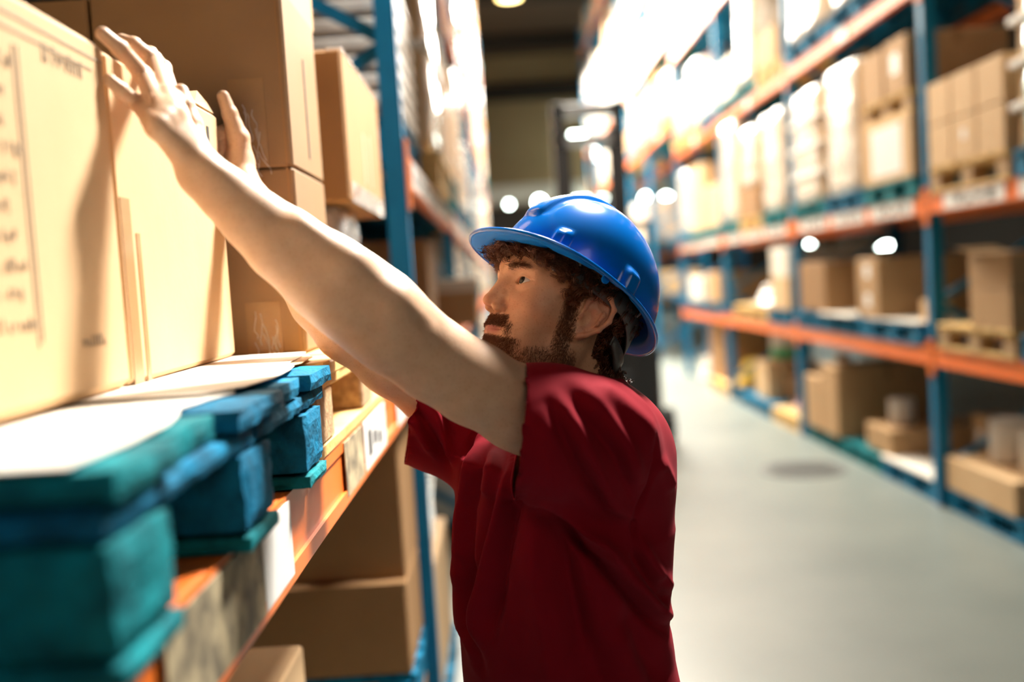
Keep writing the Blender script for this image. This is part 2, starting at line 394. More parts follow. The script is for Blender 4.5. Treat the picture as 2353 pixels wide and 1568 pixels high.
# ---- right rack, things placed where they stand
RX = XR-.03                                   # face of the loads
def Rpal(y0, y1, z, label, m='teal', x=RX, d=1.0, det=True, H=.144, **k):
    return pallet((x+d/2, (y0+y1)/2, z), y1-y0, d, label, m, H, det, **k)
def Rc(y0, y1, z0, z1, label, x=RX, d=.9, **k):
    return carton((x+d/2, (y0+y1)/2, z0), d, y1-y0, z1-z0, label, **k)
def Rw(y0, y1, z0, z1, label, x=RX, d=1.0, **k):
    return wrapped((x+d/2, (y0+y1)/2, z0), d, y1-y0, z1-z0, label, **k)
Z1, Z2, Z3, Z4 = 1.075, 2.075, 3.53, 4.98
P = .145
# second level
Rpal(5.46, 6.46, Z2, 'raw yellow wood pallet under six tan cartons, right rack second shelf', 'wood', H=.165, name='pallet')
k = 0
ROWN = ['bottom', 'top']; COLN = ['nearest', 'middle', 'farthest']
for r_ in range(2):
    for c_ in range(3):
        y0 = 5.47+.327*c_
        Rc(y0+.004, y0+.316, Z2+.166+r_*.262, Z2+.166+r_*.262+.256, 'tan carton in %s row of the six on yellow wood pallet, %s of its row' % (ROWN[r_], COLN[c_]),
           m='card2', d=.44, group='six tan cartons on the yellow pallet', lab=(.06, .06, 0, .15) if (r_, c_) == (0, 1) else None)
for r_ in range(2):
    Rc(5.47, 6.44, Z2+.166+r_*.262, Z2+.166+r_*.262+.26, 'long brown carton behind six tan cartons on yellow pallet, %s one' % ROWN[r_], x=RX+.46, d=.46, m='card3')
Rpal(4.2, 5.40, Z2, 'blue pallet under tall foil-wrapped stack at right edge, second shelf', 'teal')
Rw(4.22, 5.40, Z2+P, Z2+1.05, 'tall grey-green plastic-wrapped stack at right edge of picture, second shelf', layers=4, m='wrapg')
Rpal(6.70, 7.62, Z2, 'green-blue pallet under white-labelled carton, right rack second shelf', 'teal2')
Rc(6.72, 7.58, Z2+P, Z2+P+.437, 'wide tan carton with big white sheet label under raw wood pallet, second shelf', d=.9, m='card2', lab=(.55, .34, 0, .22))
Rpal(6.72, 7.60, Z2+P+.44, 'raw wood pallet stacked on top of white-labelled carton', 'wood', H=.15)
Rc(6.75, 7.13, Z2+P+.44+.15, Z2+P+.44+.15+.37, 'tan carton with round white label on upper wood pallet', d=.7, m='card', lab=(.14, .14, 0, .2))
Rc(7.17, 7.58, Z2+P+.44+.15, Z2+P+.44+.15+.36, 'plain tan carton beside round-labelled carton on upper wood pallet', d=.7, m='card')
Rpal(7.68, 8.54, Z2, 'blue pallet under tall smooth white wrapped stack, second shelf', 'teal')
Rw(7.70, 8.52, Z2+P, Z2+1.14, 'tall smooth white wrapped stack, right neighbour is carton with white sheet label', layers=2, bands=False)
Rpal(8.62, 9.52, Z2, 'teal pallet under white banded stack beside second visible upright', 'teal2')
Rw(8.62, 9.50, Z2+P, Z2+1.12, 'white wrapped stack with four bright bands beside the second visible upright', layers=4)
Rpal(9.75, 10.62, Z2, 'green pallet below cream wrapped load, second shelf of third bay', 'teal2', det=False)
Rw(9.75, 10.60, Z2+P, Z2+1.12, 'cream wrapped load with rounded top just beyond second visible upright', layers=2, bands=False)
Rpal(10.7, 11.62, Z2, 'raw wood pallet on second shelf in the middle of third bay', 'wood', det=False)
Rw(10.75, 11.55, Z2+P+.35, Z2+1.1, 'white wrapped bale on brown carton in middle of third bay', layers=2, bands=False)
Rc(10.72, 11.58, Z2+P, Z2+P+.345, 'flat brown carton beneath white bale, second shelf, third bay', m='card3', d=.9)
Rpal(11.68, 12.6, Z2, 'teal pallet at far end of third bay, second shelf', 'teal2', det=False)
Rw(11.7, 12.55, Z2+P, Z2+1.3, 'tall cream wrapped column at far end of third bay', layers=3, bands=False)
# third level
Rpal(7.1, 8.3, Z3, 'blue pallet seen from below on third shelf above white banded stack', 'teal')
Rw(7.15, 8.25, Z3+P, Z3+1.1, 'white wrapped load high on third shelf of second bay, nearer one', layers=3)
Rpal(8.4, 9.5, Z3, 'blue pallet at far end of second bay, third shelf', 'teal')
Rw(8.42, 9.46, Z3+P, Z3+1.2, 'cream wrapped load high on third shelf beside second visible upright', layers=3, bands=False, m='wrap')
Rpal(9.75, 10.6, Z3, 'raw wood pallet under small tan carton, third shelf', 'wood', det=False)
Rc(9.8, 10.5, Z3+P, Z3+P+.34, 'small tan carton on raw wood pallet, third shelf of third bay', m='card')
Rpal(10.7, 12.5, Z3, 'teal pallet under very tall cream column, third shelf', 'teal2', det=False)
Rw(10.75, 11.5, Z3+P, Z3+1.25, 'very tall cream wrapped column with brown side, third shelf of third bay', layers=2, bands=False)
Rc(11.6, 12.4, Z3+P, Z3+P+.45, 'white slanted carton at far end of third bay, third shelf', m='cardw')
# first level
Rpal(5.45, 6.42, Z1, 'raw yellow wood pallet on first orange beam of right rack', 'wood', H=.165)
Rc(5.46, 5.95, Z1+.166, Z1+.166+.23, 'lower brown carton of two on yellow wood pallet, first beam', d=.85, m='card')
Rc(5.46, 5.95, Z1+.166+.232, Z1+.166+.44, 'upper brown carton with raised flap on yellow wood pallet, first beam', d=.85, m='card', flaps=True)
Rpal(4.3, 5.38, Z1, 'blue pallet cut by right edge of picture, first beam', 'teal')
Rpal(6.72, 7.72, Z1, 'blue pallet with pale sheet on top, first beam of second bay, nearest', 'teal')
o = MB(); o.box((RX, 6.72, Z1+.146), (RX+1.0, 7.72, Z1+.158), b=.002); tag(o.build('plywood_sheet', Mt['cardw']), 'pale plywood sheet lying on nearest blue pallet, first beam', 'sheet')
Rc(7.40, 7.84, Z1+.16, Z1+.16+.22, 'lower tan carton of stacked pair with white labels, first beam, second bay', d=.95, m='card', lab=(.12, .1, 0, .13))
Rc(7.40, 7.84, Z1+.382, Z1+.16+.45, 'upper tan carton of stacked pair with white labels, first beam, second bay', d=.95, m='card', lab=(.12, .1, 0, .13))
Rc(6.76, 6.90, Z1+.16, Z1+.30, 'small tan box beside first visible upright on pale sheet', x=RX+.1, d=.16, m='card2', tape=False)
Rpal(7.75, 8.6, Z1, 'blue pallet in middle of second bay, first beam', 'teal')
o = MB(); o.box((RX-.03, 7.95, Z1+.147), (RX+.9, 8.75, Z1+.165), b=.004); tag(o.build('cardboard_sheet', Mt['cardw']), 'white flattened sheet drooping over blue pallet, first beam', 'sheet')
Rpal(8.65, 9.5, Z1, 'blue pallet beside second visible upright, first beam', 'teal')
Rc(8.62, 9.35, Z1+.17, Z1+.60, 'dark brown carton with open black top, first beam, second bay', d=.95, m='card3', tape=False)
Rpal(9.72, 10.55, Z1, 'blue pallet just beyond second visible upright, first beam', 'teal', det=False)
Rc(9.75, 10.35, Z1+P, Z1+P+.328, 'tan carton supporting tall white carton, first beam, third bay', m='card2')
Rc(9.75, 10.35, Z1+P+.33, Z1+P+.62, 'white carton on tan carton beyond second visible upright, first beam', m='cardw')
Rpal(10.65, 12.1, Z1, 'raw wood pallet in third bay, first beam', 'wood', det=False)
sack((RX+.45, 11.1, Z1+P), .8, .8, .22, 'heap of yellowish sacking on raw wood pallet, first beam, third bay', 'whitebag')
# floor level
Rpal(5.50, 6.50, 0, 'blue pallet on floor under long tan carton near right edge', 'teal', x=XR+.03, blocks=1)
Rc(5.60, 6.48, P, P+.21, 'long low tan carton on floor pallet, right of first visible upright', x=XR+.03, d=.8, m='card2', tape=False)
drum((XR+.33, 6.18, P+.212), .145, .27, 'white plastic drum on long tan carton, farther of two', name='plastic_drum')
drum((XR+.33, 5.80, P+.212), .145, .27, 'white plastic drum with paper label on long tan carton, nearer of two', name='plastic_drum', band='cardw')
for i, y in enumerate((5.75, 6.15)):
    drum((XR+.75, y, P+.212), .19, .36, 'large white drum standing behind two small drums, %s' % ('nearer one' if i == 0 else 'farther one'))
Rpal(6.66, 7.62, 0, 'blue pallet on floor left of first visible upright, pale board on top', 'teal', x=XR+.02)
o = MB(); o.box((XR+.02, 6.66, P), (XR+1.0, 7.62, P+.02), b=.003); tag(o.build('plywood_sheet', Mt['paper']), 'pale board lying on floor pallet left of first visible upright', 'sheet')
Rpal(7.66, 8.46, 0, 'teal pallet on floor beneath square tan carton', 'teal2', x=XR+.02)
Rc(7.50, 8.02, P+.021, P+.215, 'square tan carton with oval stamp on floor pallet, white jug on top', x=XR+.06, d=.9, m='card', lab=None)
drum((XR+.28, 7.82, P+.216), .10, .20, 'small white jug on square tan carton at floor level', name='plastic_jug')
Rc(7.15, 7.36, P+.02, P+.34, 'upright brown box behind white jug at floor level', x=XR+.62, d=.2, m='card', lab=(.08, .1, 0, .16))
Rpal(8.5, 9.45, 0, 'green-black pallet on floor under tall pair of tan cartons', 'teal2', x=XR+.02)
Rc(8.52, 8.95, P, P+.62, 'tall tan carton at floor level, nearer and higher of the pair', x=XR+.0, d=.9, m='card')
Rc(8.97, 9.42, P, P+.48, 'tall tan carton at floor level, farther and lower of the pair', x=XR+.0, d=.9, m='card')
drum((XR+.3, 9.2, P+.482), .07, .2, 'small white bottle on top of tan floor carton', name='plastic_bottle')
Rpal(9.72, 10.7, 0, 'raw wood pallet on floor with pink sack, third bay', 'wood', x=XR, det=False)
sack((XR+.5, 10.4, P), .6, .5, .16, 'pink-white sack on raw wood floor pallet', 'pinkbag')
b_ = MB(); b_.box((XR+.55, 9.75, P), (XR+.9, 10.1, P+.4), b=.02); tag(b_.build('plastic_crate', Mt['red']), 'dark red crate behind pink sack on floor level', 'crate')
Rpal(10.8, 12.2, 0, 'blue pallet on floor at far end of third bay', 'teal', x=XR, det=False)
Rc(11.2, 11.7, P, P+.42, 'tan carton under green and white bucket, third bay floor', x=XR+.1, d=.6, m='card2')
Rc(10.85, 11.17, P, P+.28, 'low brown carton on blue floor pallet, third bay', x=XR+.3, d=.6, m='card3')
drum((XR+.4, 11.45, P+.421), .17, .34, 'white bucket with green lower half in third bay', band='green', name='plastic_bucket')
Rpal(12.75, 13.9, 0, 'raw wood pallet on floor, fourth bay, with yellow sack', 'wood', x=XR, det=False)
sack((XR+.5, 13.0, P), .6, .45, .30, 'yellow sack on floor pallet of fourth bay', 'yellowbag')
Rc(13.4, 14.3, P, P+.75, 'tall brown carton in fourth bay at floor level', x=XR+.1, m='card3')
sack((XR+.3, 12.9+1.9, 0.0), .5, .5, .35, 'white sack on the floor near far end of fourth bay', 'whitebag')
# fourth bay shelves
Rpal(12.8, 15.5, Z1, 'long blue pallet row on first beam, fourth bay', 'teal', det=False)
Rc(12.9, 13.6, Z1+P, Z1+P+.4, 'brown carton nearer end of fourth bay, first beam', m='card')
Rc(14.0, 14.9, Z1+P, Z1+P+.35, 'pale carton far end of fourth bay, first beam', m='cardw')
# generated far loads: each wrapped stack or carton stack is its own thing
FARN = ['near end', 'middle', 'far end']
for kb in range(3, 9):
    LL = LV if kb < 4 else LVF
    for li, (z0, z1, nm) in enumerate(LL):
        if kb == 3 and li == 0: continue
        if kb == 4 and li < 2: continue
        for c_ in range(3):
            y0 = YR[kb]+.13+c_*.97; top = (LL[li+1][0] if li+1 < len(LL) else z1+1.35)
            hh = min(top-z1-.28, rnd.uniform(.6, 1.2)); xx = RX+rnd.uniform(-.03, .05)
            pm = rnd.choice(['teal', 'teal2', 'wood'])
            pallet((xx+.5, y0+.46, z1), .92, 1.0, '%s pallet at %s of %s bay, %s level, right rack' % ({'teal': 'blue', 'teal2': 'green', 'wood': 'raw wood'}[pm], FARN[c_], BAY[kb], nm), pm, det=False) if False else \
            pallet((xx+.5, y0+.46, z1), .92, 1.0, '%s pallet at %s of %s bay, %s level, right rack' % ({'teal': 'blue', 'teal2': 'green', 'wood': 'raw wood'}[pm], FARN[c_], BAY[kb], nm), pm, .144, False)
            if rnd.random() < .8:
                m_ = rnd.choice(['wrap', 'wrap', 'wrap', 'film'])
                wrapped((xx+.5, y0+.46, z1+P), .95, .88, hh-.15, '%s wrapped load at %s of %s bay, %s level, right rack' % ('white' if m_ == 'wrap' else 'clear', FARN[c_], BAY[kb], nm), layers=rnd.choice([2, 3, 4]), bands=False, m=m_, inner=rnd.choice(['card2', 'cardw']))
            else:
                carton((xx+.5, y0+.46, z1+P), .92, .86, hh-.15, 'brown carton load at %s of %s bay, %s level, right rack' % (FARN[c_], BAY[kb], nm), m=rnd.choice(['card', 'card2']))
# top levels of the nearer bays
for kb in (1, 2):
    for li, z in ((3, Z4),):
        for c_ in range(3):
            y0 = YR[kb]+.13+c_*.97
            pallet((RX+.5, y0+.46, z), .92, 1.0, 'blue pallet at %s of %s bay, fourth level, right rack' % (FARN[c_], BAY[kb]), 'teal', .144, False)
            wrapped((RX+.5, y0+.46, z+P), .95, .88, 1.0, 'white wrapped load at %s of %s bay, fourth level, right rack' % (FARN[c_], BAY[kb]), layers=3, bands=False)
# ------------------------------------------------------------------ left rack, near bay
Mt_labelworn = None
PT = 1.449                                      # top of the near beam
# blue pallet, boards run back into the shelf, their worn ends face the aisle
t = empty('pallet', (-.257, .624, PT)); D_ = .95
yb = [(.010, .140), (.156, .287), (.302, .495), (.506, .626), (.645, .80)]
def rough_bar(lo, hi, seed, amp=.004, n=(10, 5, 3)):
    """a sawn timber piece with worn edges"""
    r = random.Random(seed); b = MB()
    x0, y0, z0 = lo; x1, y1, z1 = hi; V = {}; vs = []
    def pt(u, v, w):
        k = (round(u, 4), round(v, 4), round(w, 4))
        if k in V: return V[k]
        e = (abs(2*u-1) > .98)+(abs(2*v-1) > .98)+(abs(2*w-1) > .98)
        q = 0 if e < 2 else .0028
        sx, sy, sz = (2*u-1), (2*v-1), (2*w-1)
        p = (x0+(x1-x0)*u-(q*sx if e > 1 and abs(sx) > .98 else 0)+r.uniform(-amp, amp)*.5, y0+(y1-y0)*v-(q*sy if e > 1 and abs(sy) > .98 else 0)+r.uniform(-amp, amp)*.4, z0+(z1-z0)*w-(q*sz if e > 1 and abs(sz) > .98 else 0)+r.uniform(-amp, amp)*.3)
        V[k] = len(vs); vs.append(p); return V[k]
    F = []
    def grid(fn, na, nb, flip):
        for i in range(na):
            for j in range(nb):
                q = [fn(i/na, j/nb), fn((i+1)/na, j/nb), fn((i+1)/na, (j+1)/nb), fn(i/na, (j+1)/nb)]
                F.append(tuple(q[::-1] if flip else q))
    nx, ny, nz = n
    # denser rows near the ends
    s = lambda a: a
    grid(lambda a, c: pt(a, c, 1), nx, ny, False); grid(lambda a, c: pt(a, c, 0), nx, ny, True)
    grid(lambda a, c: pt(a, 0, c), nx, nz, False); grid(lambda a, c: pt(a, 1, c), nx, nz, True)
    grid(lambda a, c: pt(0, a, c), ny, nz, True); grid(lambda a, c: pt(1, a, c), ny, nz, False)
    b.add(vs, F); return b
for i, (a, c) in enumerate(yb):
    out = (.004, -.012, .006, -.004, .006)[i]
    part(rough_bar((-D_, a, .121), (out, c, .147), 40+i, .003, (30, 6, 2)), 'deck_board', Mt['teal2'] if i < 2 else Mt['teal'], t, smooth=False)
for j, x in enumerate((-.052, -.5, -D_+.052)):
    part(rough_bar((x-.05, .004, .098), (x+.047, .395, .1205), 60+j, .003, (4, 20, 2)), 'stringer_board', Mt['teal'], t)
    part(rough_bar((x-.05, .40, .098), (x+.047, .785, .1205), 63+j, .003, (4, 20, 2)), 'stringer_board', Mt['teal'], t)
    for q, y in enumerate((.062, .384, .680)):
        part(rough_bar((x-.05, y-.060, .021), (x+.050, y+.060, .0975), 70+j*3+q, .003, (5, 6, 5)), 'block', Mt['teal2'] if q == 0 else Mt['teal'], t)
for q, y in enumerate((.062, .384, .680)):
    part(rough_bar((-D_+.01, y-.062, .001), (.002, y+.062, .0205), 80+q, .002, (20, 5, 2)), 'bottom_board', Mt['teal2'], t)
tag(t, 'worn blue painted pallet on near orange beam, under the boxes being pushed', 'pallet')
# slip sheets between pallet and cartons
def sheet(name, pts, z, label, m='paper', bend=.0, th=.0012):
    b = MB(); n = len(pts)
    up = [(x, y, z+bend*math.sin(i*1.7)+th) for i, (x, y) in enumerate(pts)]; lo = [(x, y, zz-th) for x, y, zz in up]
    b.add(up+lo, [tuple(range(n)), tuple(range(2*n-1, n-1, -1))]+[(i, i+n, (i+1) % n+n, (i+1) % n) for i in range(n)])
    o = b.build(name, Mt[m]); tag(o, label, 'sheet'); return o
sheet('slip_sheet', [(-1.1, .63), (-.285, .63), (-.279, .72), (-.283, .82), (-.294, .88), (-.309, .93), (-.303, .99), (-.29, 1.05), (-.303, 1.10), (-1.1, 1.10)], PT+.1485, 'white paper sheet under the nearest box, on blue pallet')
sheet('slip_sheet', [(-1.1, 1.02), (-.316, 1.02), (-.285, 1.07), (-.274, 1.16), (-.277, 1.26), (-.285, 1.33), (-.307, 1.40), (-.312, 1.51), (-.327, 1.62), (-.44, 1.63), (-1.1, 1.63)], PT+.1525, 'long white paper sheet reaching past end of blue pallet to stacked brown boxes')
sheet('slip_sheet', [(-1.1, 1.32), (-.303, 1.32), (-.290, 1.40), (-.297, 1.52), (-.316, 1.58), (-1.1, 1.58)], PT+.1505, 'brown kraft sheet under white sheet at far end of blue pallet', m='card2')
# the two cartons being pushed
BX = -.435; BZ = PT+.1545
def glyphs(b, x, y0, y1, z0, z1, seed, dens=.7):
    """a line of small upright print strokes on an aisle face"""
    r = random.Random(seed); y = y0
    while y < y1:
        w = r.uniform(.003, .007); 
        if r.random() < dens:
            a = z0+(z1-z0)*r.choice((0, 0, .0, .3)); c = z1-(z1-z0)*r.choice((0, .35, .35, 0))
            b.box((x, y, a), (x+.0006, y+w*.45, c))
            if r.random() < .7: zz = r.choice((a, c-.002, (a+c)/2)); b.box((x, y, zz), (x+.0006, y+w, zz+.0022))
        y += w*1.35
t = empty('cardboard_box', (BX, .702, BZ))
b = MB(); b.box((-.46, 0, 0), (0, .452, .392), b=.010); part(b, 'carton_body', Mt['card2'], t)
b = MB()
for i in range(10): glyphs(b, .0003, .02, .02+.206-.01*(i % 3), .315-i*.0265, .328-i*.0265, 100+i)
part(b, 'printed_text', Mt['inkg'], t)
b = MB(); glyphs(b, .0003, .29, .385, .338, .356, 140, .9); part(b, 'printed_heading', Mt['inkg'], t)
b = MB(); glyphs(b, .0003, .325, .386, .054, .065, 150, .9); part(b, 'printed_footer', Mt['inkg'], t)
b = MB(); b.box((.0003, .228, .06), (.0009, .231, .34)); b.box((.0003, .237, .065), (.0009, .239, .34)); b.box((.0003, 0, .366), (.0009, .44, .369)); b.box((.0003, 0, .352), (.0009, .41, .3545)); part(b, 'printed_rule', Mt['inkg'], t)
tag(t, 'large pale brown box with printed lines of text, nearest on the left', 'box')
t = empty('cardboard_box', (BX-.004, 1.160, BZ))
b = MB(); b.box((-.44, 0, 0), (0, .456, .388), b=.007); part(b, 'carton_body', Mt['card2'], t)
b = MB(); b.box((.0003, .358, .295), (.0009, .369, .36)); b.box((.0003, .390, .295), (.0009, .401, .36)); part(b, 'printed_bars', Mt['ink'], t)
b = MB(); b.box((.0002, .010, .0), (.0010, .040, .22)); b.box((.0002, .053, .0), (.0009, .066, .18)); part(b, 'tape_strip', Mt['tape'], t)
b = MB()
b.add([(-.09, .33, .389), (-.003, .35, .389), (-.004, .453, .389), (-.09, .453, .389), (-.07, .37, .410), (-.008, .385, .413), (-.01, .44, .405), (-.08, .44, .400)], [(4,5,6,7),(0,1,5,4),(1,2,6,5),(2,3,7,6),(3,0,4,7),(0,3,2,1)]); part(b, 'torn_flap', Mt['card2'], t)
tag(t, 'large pale brown box with two black bars, between the hands of the worker', 'box')
# natural pallet and the brown stack
pallet((-.272-.475, 1.97, PT), 1.06, .95, 'raw chipboard-block wood pallet behind blue pallet on near beam', 'wood', H=.1455)
def wrinkles(b, x0, x1, y, z0, z1, seed):
    r = random.Random(seed)
    for k in range(9):
        x = r.uniform(x0, x1); z = r.uniform(z0, z1); p = (x, y, z); 
        for q in range(5):
            n = (p[0]+r.uniform(-.004, .006), y-r.uniform(0, .002), p[2]-r.uniform(.006, .016)); b.beam(p, n, .0006, .0008); p = n
CY = 1.70
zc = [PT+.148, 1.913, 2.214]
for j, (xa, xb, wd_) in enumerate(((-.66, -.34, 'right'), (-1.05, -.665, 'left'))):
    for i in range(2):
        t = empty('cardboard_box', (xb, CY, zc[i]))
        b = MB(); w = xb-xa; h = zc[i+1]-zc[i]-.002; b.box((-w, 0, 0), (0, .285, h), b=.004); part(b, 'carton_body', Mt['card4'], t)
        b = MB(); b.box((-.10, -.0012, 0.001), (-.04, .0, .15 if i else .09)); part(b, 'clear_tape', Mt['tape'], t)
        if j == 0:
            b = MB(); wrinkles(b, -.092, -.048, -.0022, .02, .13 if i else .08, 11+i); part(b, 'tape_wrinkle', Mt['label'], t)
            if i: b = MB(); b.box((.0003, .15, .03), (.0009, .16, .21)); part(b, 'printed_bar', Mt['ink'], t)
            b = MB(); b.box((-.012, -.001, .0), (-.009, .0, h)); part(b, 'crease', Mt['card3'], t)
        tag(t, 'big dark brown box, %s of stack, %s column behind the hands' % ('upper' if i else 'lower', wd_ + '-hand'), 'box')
t = carton((-.545, 1.93, 2.216), .39, .26, .30, 'brown box on top of the dark brown stack, at upper frame edge', m='card')
t = empty('cardboard_box', (-.31, 2.133, 1.886))
b = MB(); b.box((-.37, 0, 0), (0, .60, .32), b=.006); part(b, 'carton_body', Mt['card3'], t)
b = MB(); b.box((.0003, .25, .06), (.0009, .275, .18)); b.box((.0003, .36, .06), (.0009, .385, .19)); part(b, 'printed_bars', Mt['inkg'], t)
b = MB(); b.box((-.03, .0, .321), (.0015, .60, .3225)); b.box((.0005, .02, -.0), (.002, .58, .045)); part(b, 'wrap_film', Mt['film'], t)
tag(t, 'tan box between brown stack and blue upright, overhanging the box under it', 'box')
wrapped((-.33-.17, 2.29, PT+.148), .34, .30, .272, 'film-wrapped box under the overhanging tan box', layers=1, bands=False, m='film', inner='card3')
# layered load beyond the upright, on the next bay's second level
pallet((-.31-.5, 3.85, 2.125), .9, 1.0, 'blue pallet on white-labelled beam beyond the blue upright', 'teal')
wrapped((-.325-.45, 3.82, 2.125+P), .9, .85, .56, 'glossy load of thin dark layers beyond the blue upright', layers=9, m='film', inner='card', bands=True)
carton((-.85, 3.85, 2.125+P+.57), .8, .8, .5, 'brown box above the thin-layered load, upper left', m='card')
# white-lidded box standing out from the left shelf
t = empty('cardboard_box', (-.50, 5.56, 1.597))
b = MB(); b.box((-.37, 0, -.14), (.35, .55, .05), b=.006); part(b, 'carton_body', Mt['card'], t)
b = MB(); b.box((-.385, -.015, .051), (.365, .565, .125), b=.006); part(b, 'lid', Mt['cardw'], t)
tag(t, 'brown box with white lid on left shelf in front of the worker\'s face', 'box')
carton((-.62, 4.9, 1.4495), .55, .5, .46, 'brown box left of the white-lidded box', m='card3')
# below the near beam: floor goods in shade
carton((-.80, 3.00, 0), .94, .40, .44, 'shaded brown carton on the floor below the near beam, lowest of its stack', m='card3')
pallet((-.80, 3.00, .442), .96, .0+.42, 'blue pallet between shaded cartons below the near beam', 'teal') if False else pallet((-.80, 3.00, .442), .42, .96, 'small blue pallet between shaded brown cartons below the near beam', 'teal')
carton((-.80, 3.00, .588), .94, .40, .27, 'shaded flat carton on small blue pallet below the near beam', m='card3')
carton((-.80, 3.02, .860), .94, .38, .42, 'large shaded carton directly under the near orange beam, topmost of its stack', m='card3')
carton((-.62, 2.0, 0), .28, .22, .50, 'small pale carton standing on the floor below the beam', m='card2')
carton((-.62, 2.0, .502), .28, .22, .44, 'pale carton low down at bottom edge of picture, on another carton', m='card2')
# next bay, floor
pallet((-.80, 3.95, 0), 1.1, 1.0, 'blue pallet on floor beyond the blue upright, by worker\'s waist', 'teal')
carton((-.80, 3.95, P), .95, 1.0, .50, 'pale topped carton on floor pallet beyond the blue upright', m='card2')
wrapped((-.80, 3.95, P+.502), .9, .85, .56, 'pale wrapped load behind the worker\'s chest, under the shelf', layers=2, m='wrap')
# farther loads of the left rack
for kb in range(1, 10):
    k = kb+1
    if k >= len(YL)-1: break
    y0b = YL[k]+.066
    for li, (z1, top, nm) in enumerate(((0, 1.33, 'floor'), (1.449, 2.01, 'first'), (2.125, 3.69, 'second'), (3.82, 5.29, 'third'), (5.42, 6.99, 'fourth'), (7.12, 8.7, 'fifth'))):
        for c_ in range(3):
            if kb == 1 and (li < 2 or (li == 2 and c_ == 0)): continue
            if kb > 6 and li == 0: continue
            y = y0b+.5+c_*.96; pm = rnd.choice(['teal', 'teal', 'wood', 'teal2'])
            x = XL-.50+rnd.uniform(-.02, .06)
            lbl = '%s of %s bay, %s level, left rack' % (FARN[c_], BAY[kb], nm)
            pallet((x, y, z1), .9, 1.0, '%s pallet at %s' % ({'teal': 'blue', 'teal2': 'green', 'wood': 'raw wood'}[pm], lbl), pm, .144, False)
            hh = min(top-z1-.2, rnd.uniform(.75, 1.25)) if li != 1 else .42
            if rnd.random() < .75:
                wrapped((x, y, z1+P), .95, .86, hh-.05, 'white wrapped load at '+lbl, layers=rnd.choice([2, 3]), bands=rnd.random() < .5, m='wrap', inner='card2')
            else:
                carton((x, y, z1+P), .93, .84, hh-.05, 'brown carton load at '+lbl, m=rnd.choice(['card', 'card2']), side=1)

# ------------------------------------------------------------------ reach truck in the aisle
t = empty('forklift', (.94, 9.7, 0))
def fp(name, lo, hi, m='black', bv=.004, par=None):
    b = MB(); b.box(lo, hi, b=bv); return part(b, name, Mt[m], par or t)
for x in (-.31, .27): fp('mast_post', (x-.06, 0, .05), (x+.06, .14, 3.35))
for x in (-.225, .185): fp('inner_mast_post', (x-.025, .03, .10), (x+.025, .11, 3.1))
fp('mast_crossbar', (-.34, .0, 3.22), (.30, .10, 3.34), 'steel'); fp('mast_crossbar', (-.34, .0, 2.94), (.30, .08, 3.04), 'steel')
fp('mast_crossbar', (-.27, .02, .62), (.25, .10, .74))
b = MB(); b.lathe((0, .06, .2), [(.035, 0), (.035, 2.7)], 16); part(b, 'lift_cylinder', Mt['steel'], t)
fp('fork_carriage', (-.30, -.05, .25), (.28, -.01, .70)); 
for x in (-.22, .14): fp('fork', (x, -1.1, .08), (x+.10, -.02, .12), 'steel')
fp('chassis', (-.42, .25, .12), (.60, 1.5, .95), 'black', .04)
fp('battery_cover', (-.40, .35, .95), (.55, 1.45, 1.10), 'yellow', .03)
for x in (-.40, .54):
    for y in (.3, 1.45): fp('guard_pillar', (x-.025, y-.025, 1.1), (x+.025, y+.025, 2.15))
fp('overhead_guard', (-.44, .26, 2.15), (.58, 1.50, 2.20))
b = MB(); b.lathe((-.38, .45, .17), [(.05, -.06), (.17, -.06), (.17, .06), (.05, .06)], 24, axis='X'); part(b, 'wheel', Mt['rubber'], t)
b = MB(); b.lathe((.60, .05, .17), [(.05, -.06), (.17, -.06), (.17, .06), (.05, .06)], 24, axis='X'); part(b, 'wheel', Mt['rubber'], t)
b = MB(); b.lathe((.60, 1.3, .17), [(.05, -.06), (.17, -.06), (.17, .06), (.05, .06)], 24, axis='X'); part(b, 'wheel', Mt['rubber'], t)
fp('outrigger', (.45, -.15, .14), (.60, .3, .26))
b = MB(); b.lathe((.05, .8, 2.2), [(.05, 0), (.05, .10), (.01, .12)], 16); part(b, 'beacon', Mt['yellow'], t)
tag(t, 'black forklift with tall mast in the aisle behind the blue hard hat', 'forklift')

# ------------------------------------------------------------------ lamps on the far wall and beyond the right rack
LAMPN = {0: 'round wall lamp far away, left of the hard hat, dimmer one', 1: 'round wall lamp far away, just left of hard hat crown', 2: 'round wall lamp far away, right of forklift mast, left of a pair',
         3: 'round wall lamp far away, right of forklift mast, right of a pair', 4: 'round lamp seen inside the forklift mast'}
def wall_lamp(x, y, z, label, r=.16, m='lamp'):
    t = empty('wall_lamp', (x, y, z))
    b = MB(); b.lathe((0, 0, 0), [(r*1.25, 0), (r*1.25, .10), (r, .12)], 20, axis='Y'); part(b, 'housing', Mt['black'], t)
    b = MB(); b.lathe((0, 0, 0), [(r, -.02), (r*.8, -.05), (.01, -.06)], 20, axis='Y'); part(b, 'lens', Mt[m], t)
    tag(t, label, 'lamp'); return t
for i, (px, py) in enumerate(((1170, 470), (1240, 465), (1485, 457), (1531, 457))):
    p = at(px, py, Y=44.4); wall_lamp(p[0], p[1], p[2], LAMPN[i], r=.10 if i == 0 else .2)
p = at(1365, 355, Y=44.4); wall_lamp(p[0], p[1], p[2], LAMPN[4], r=.22)
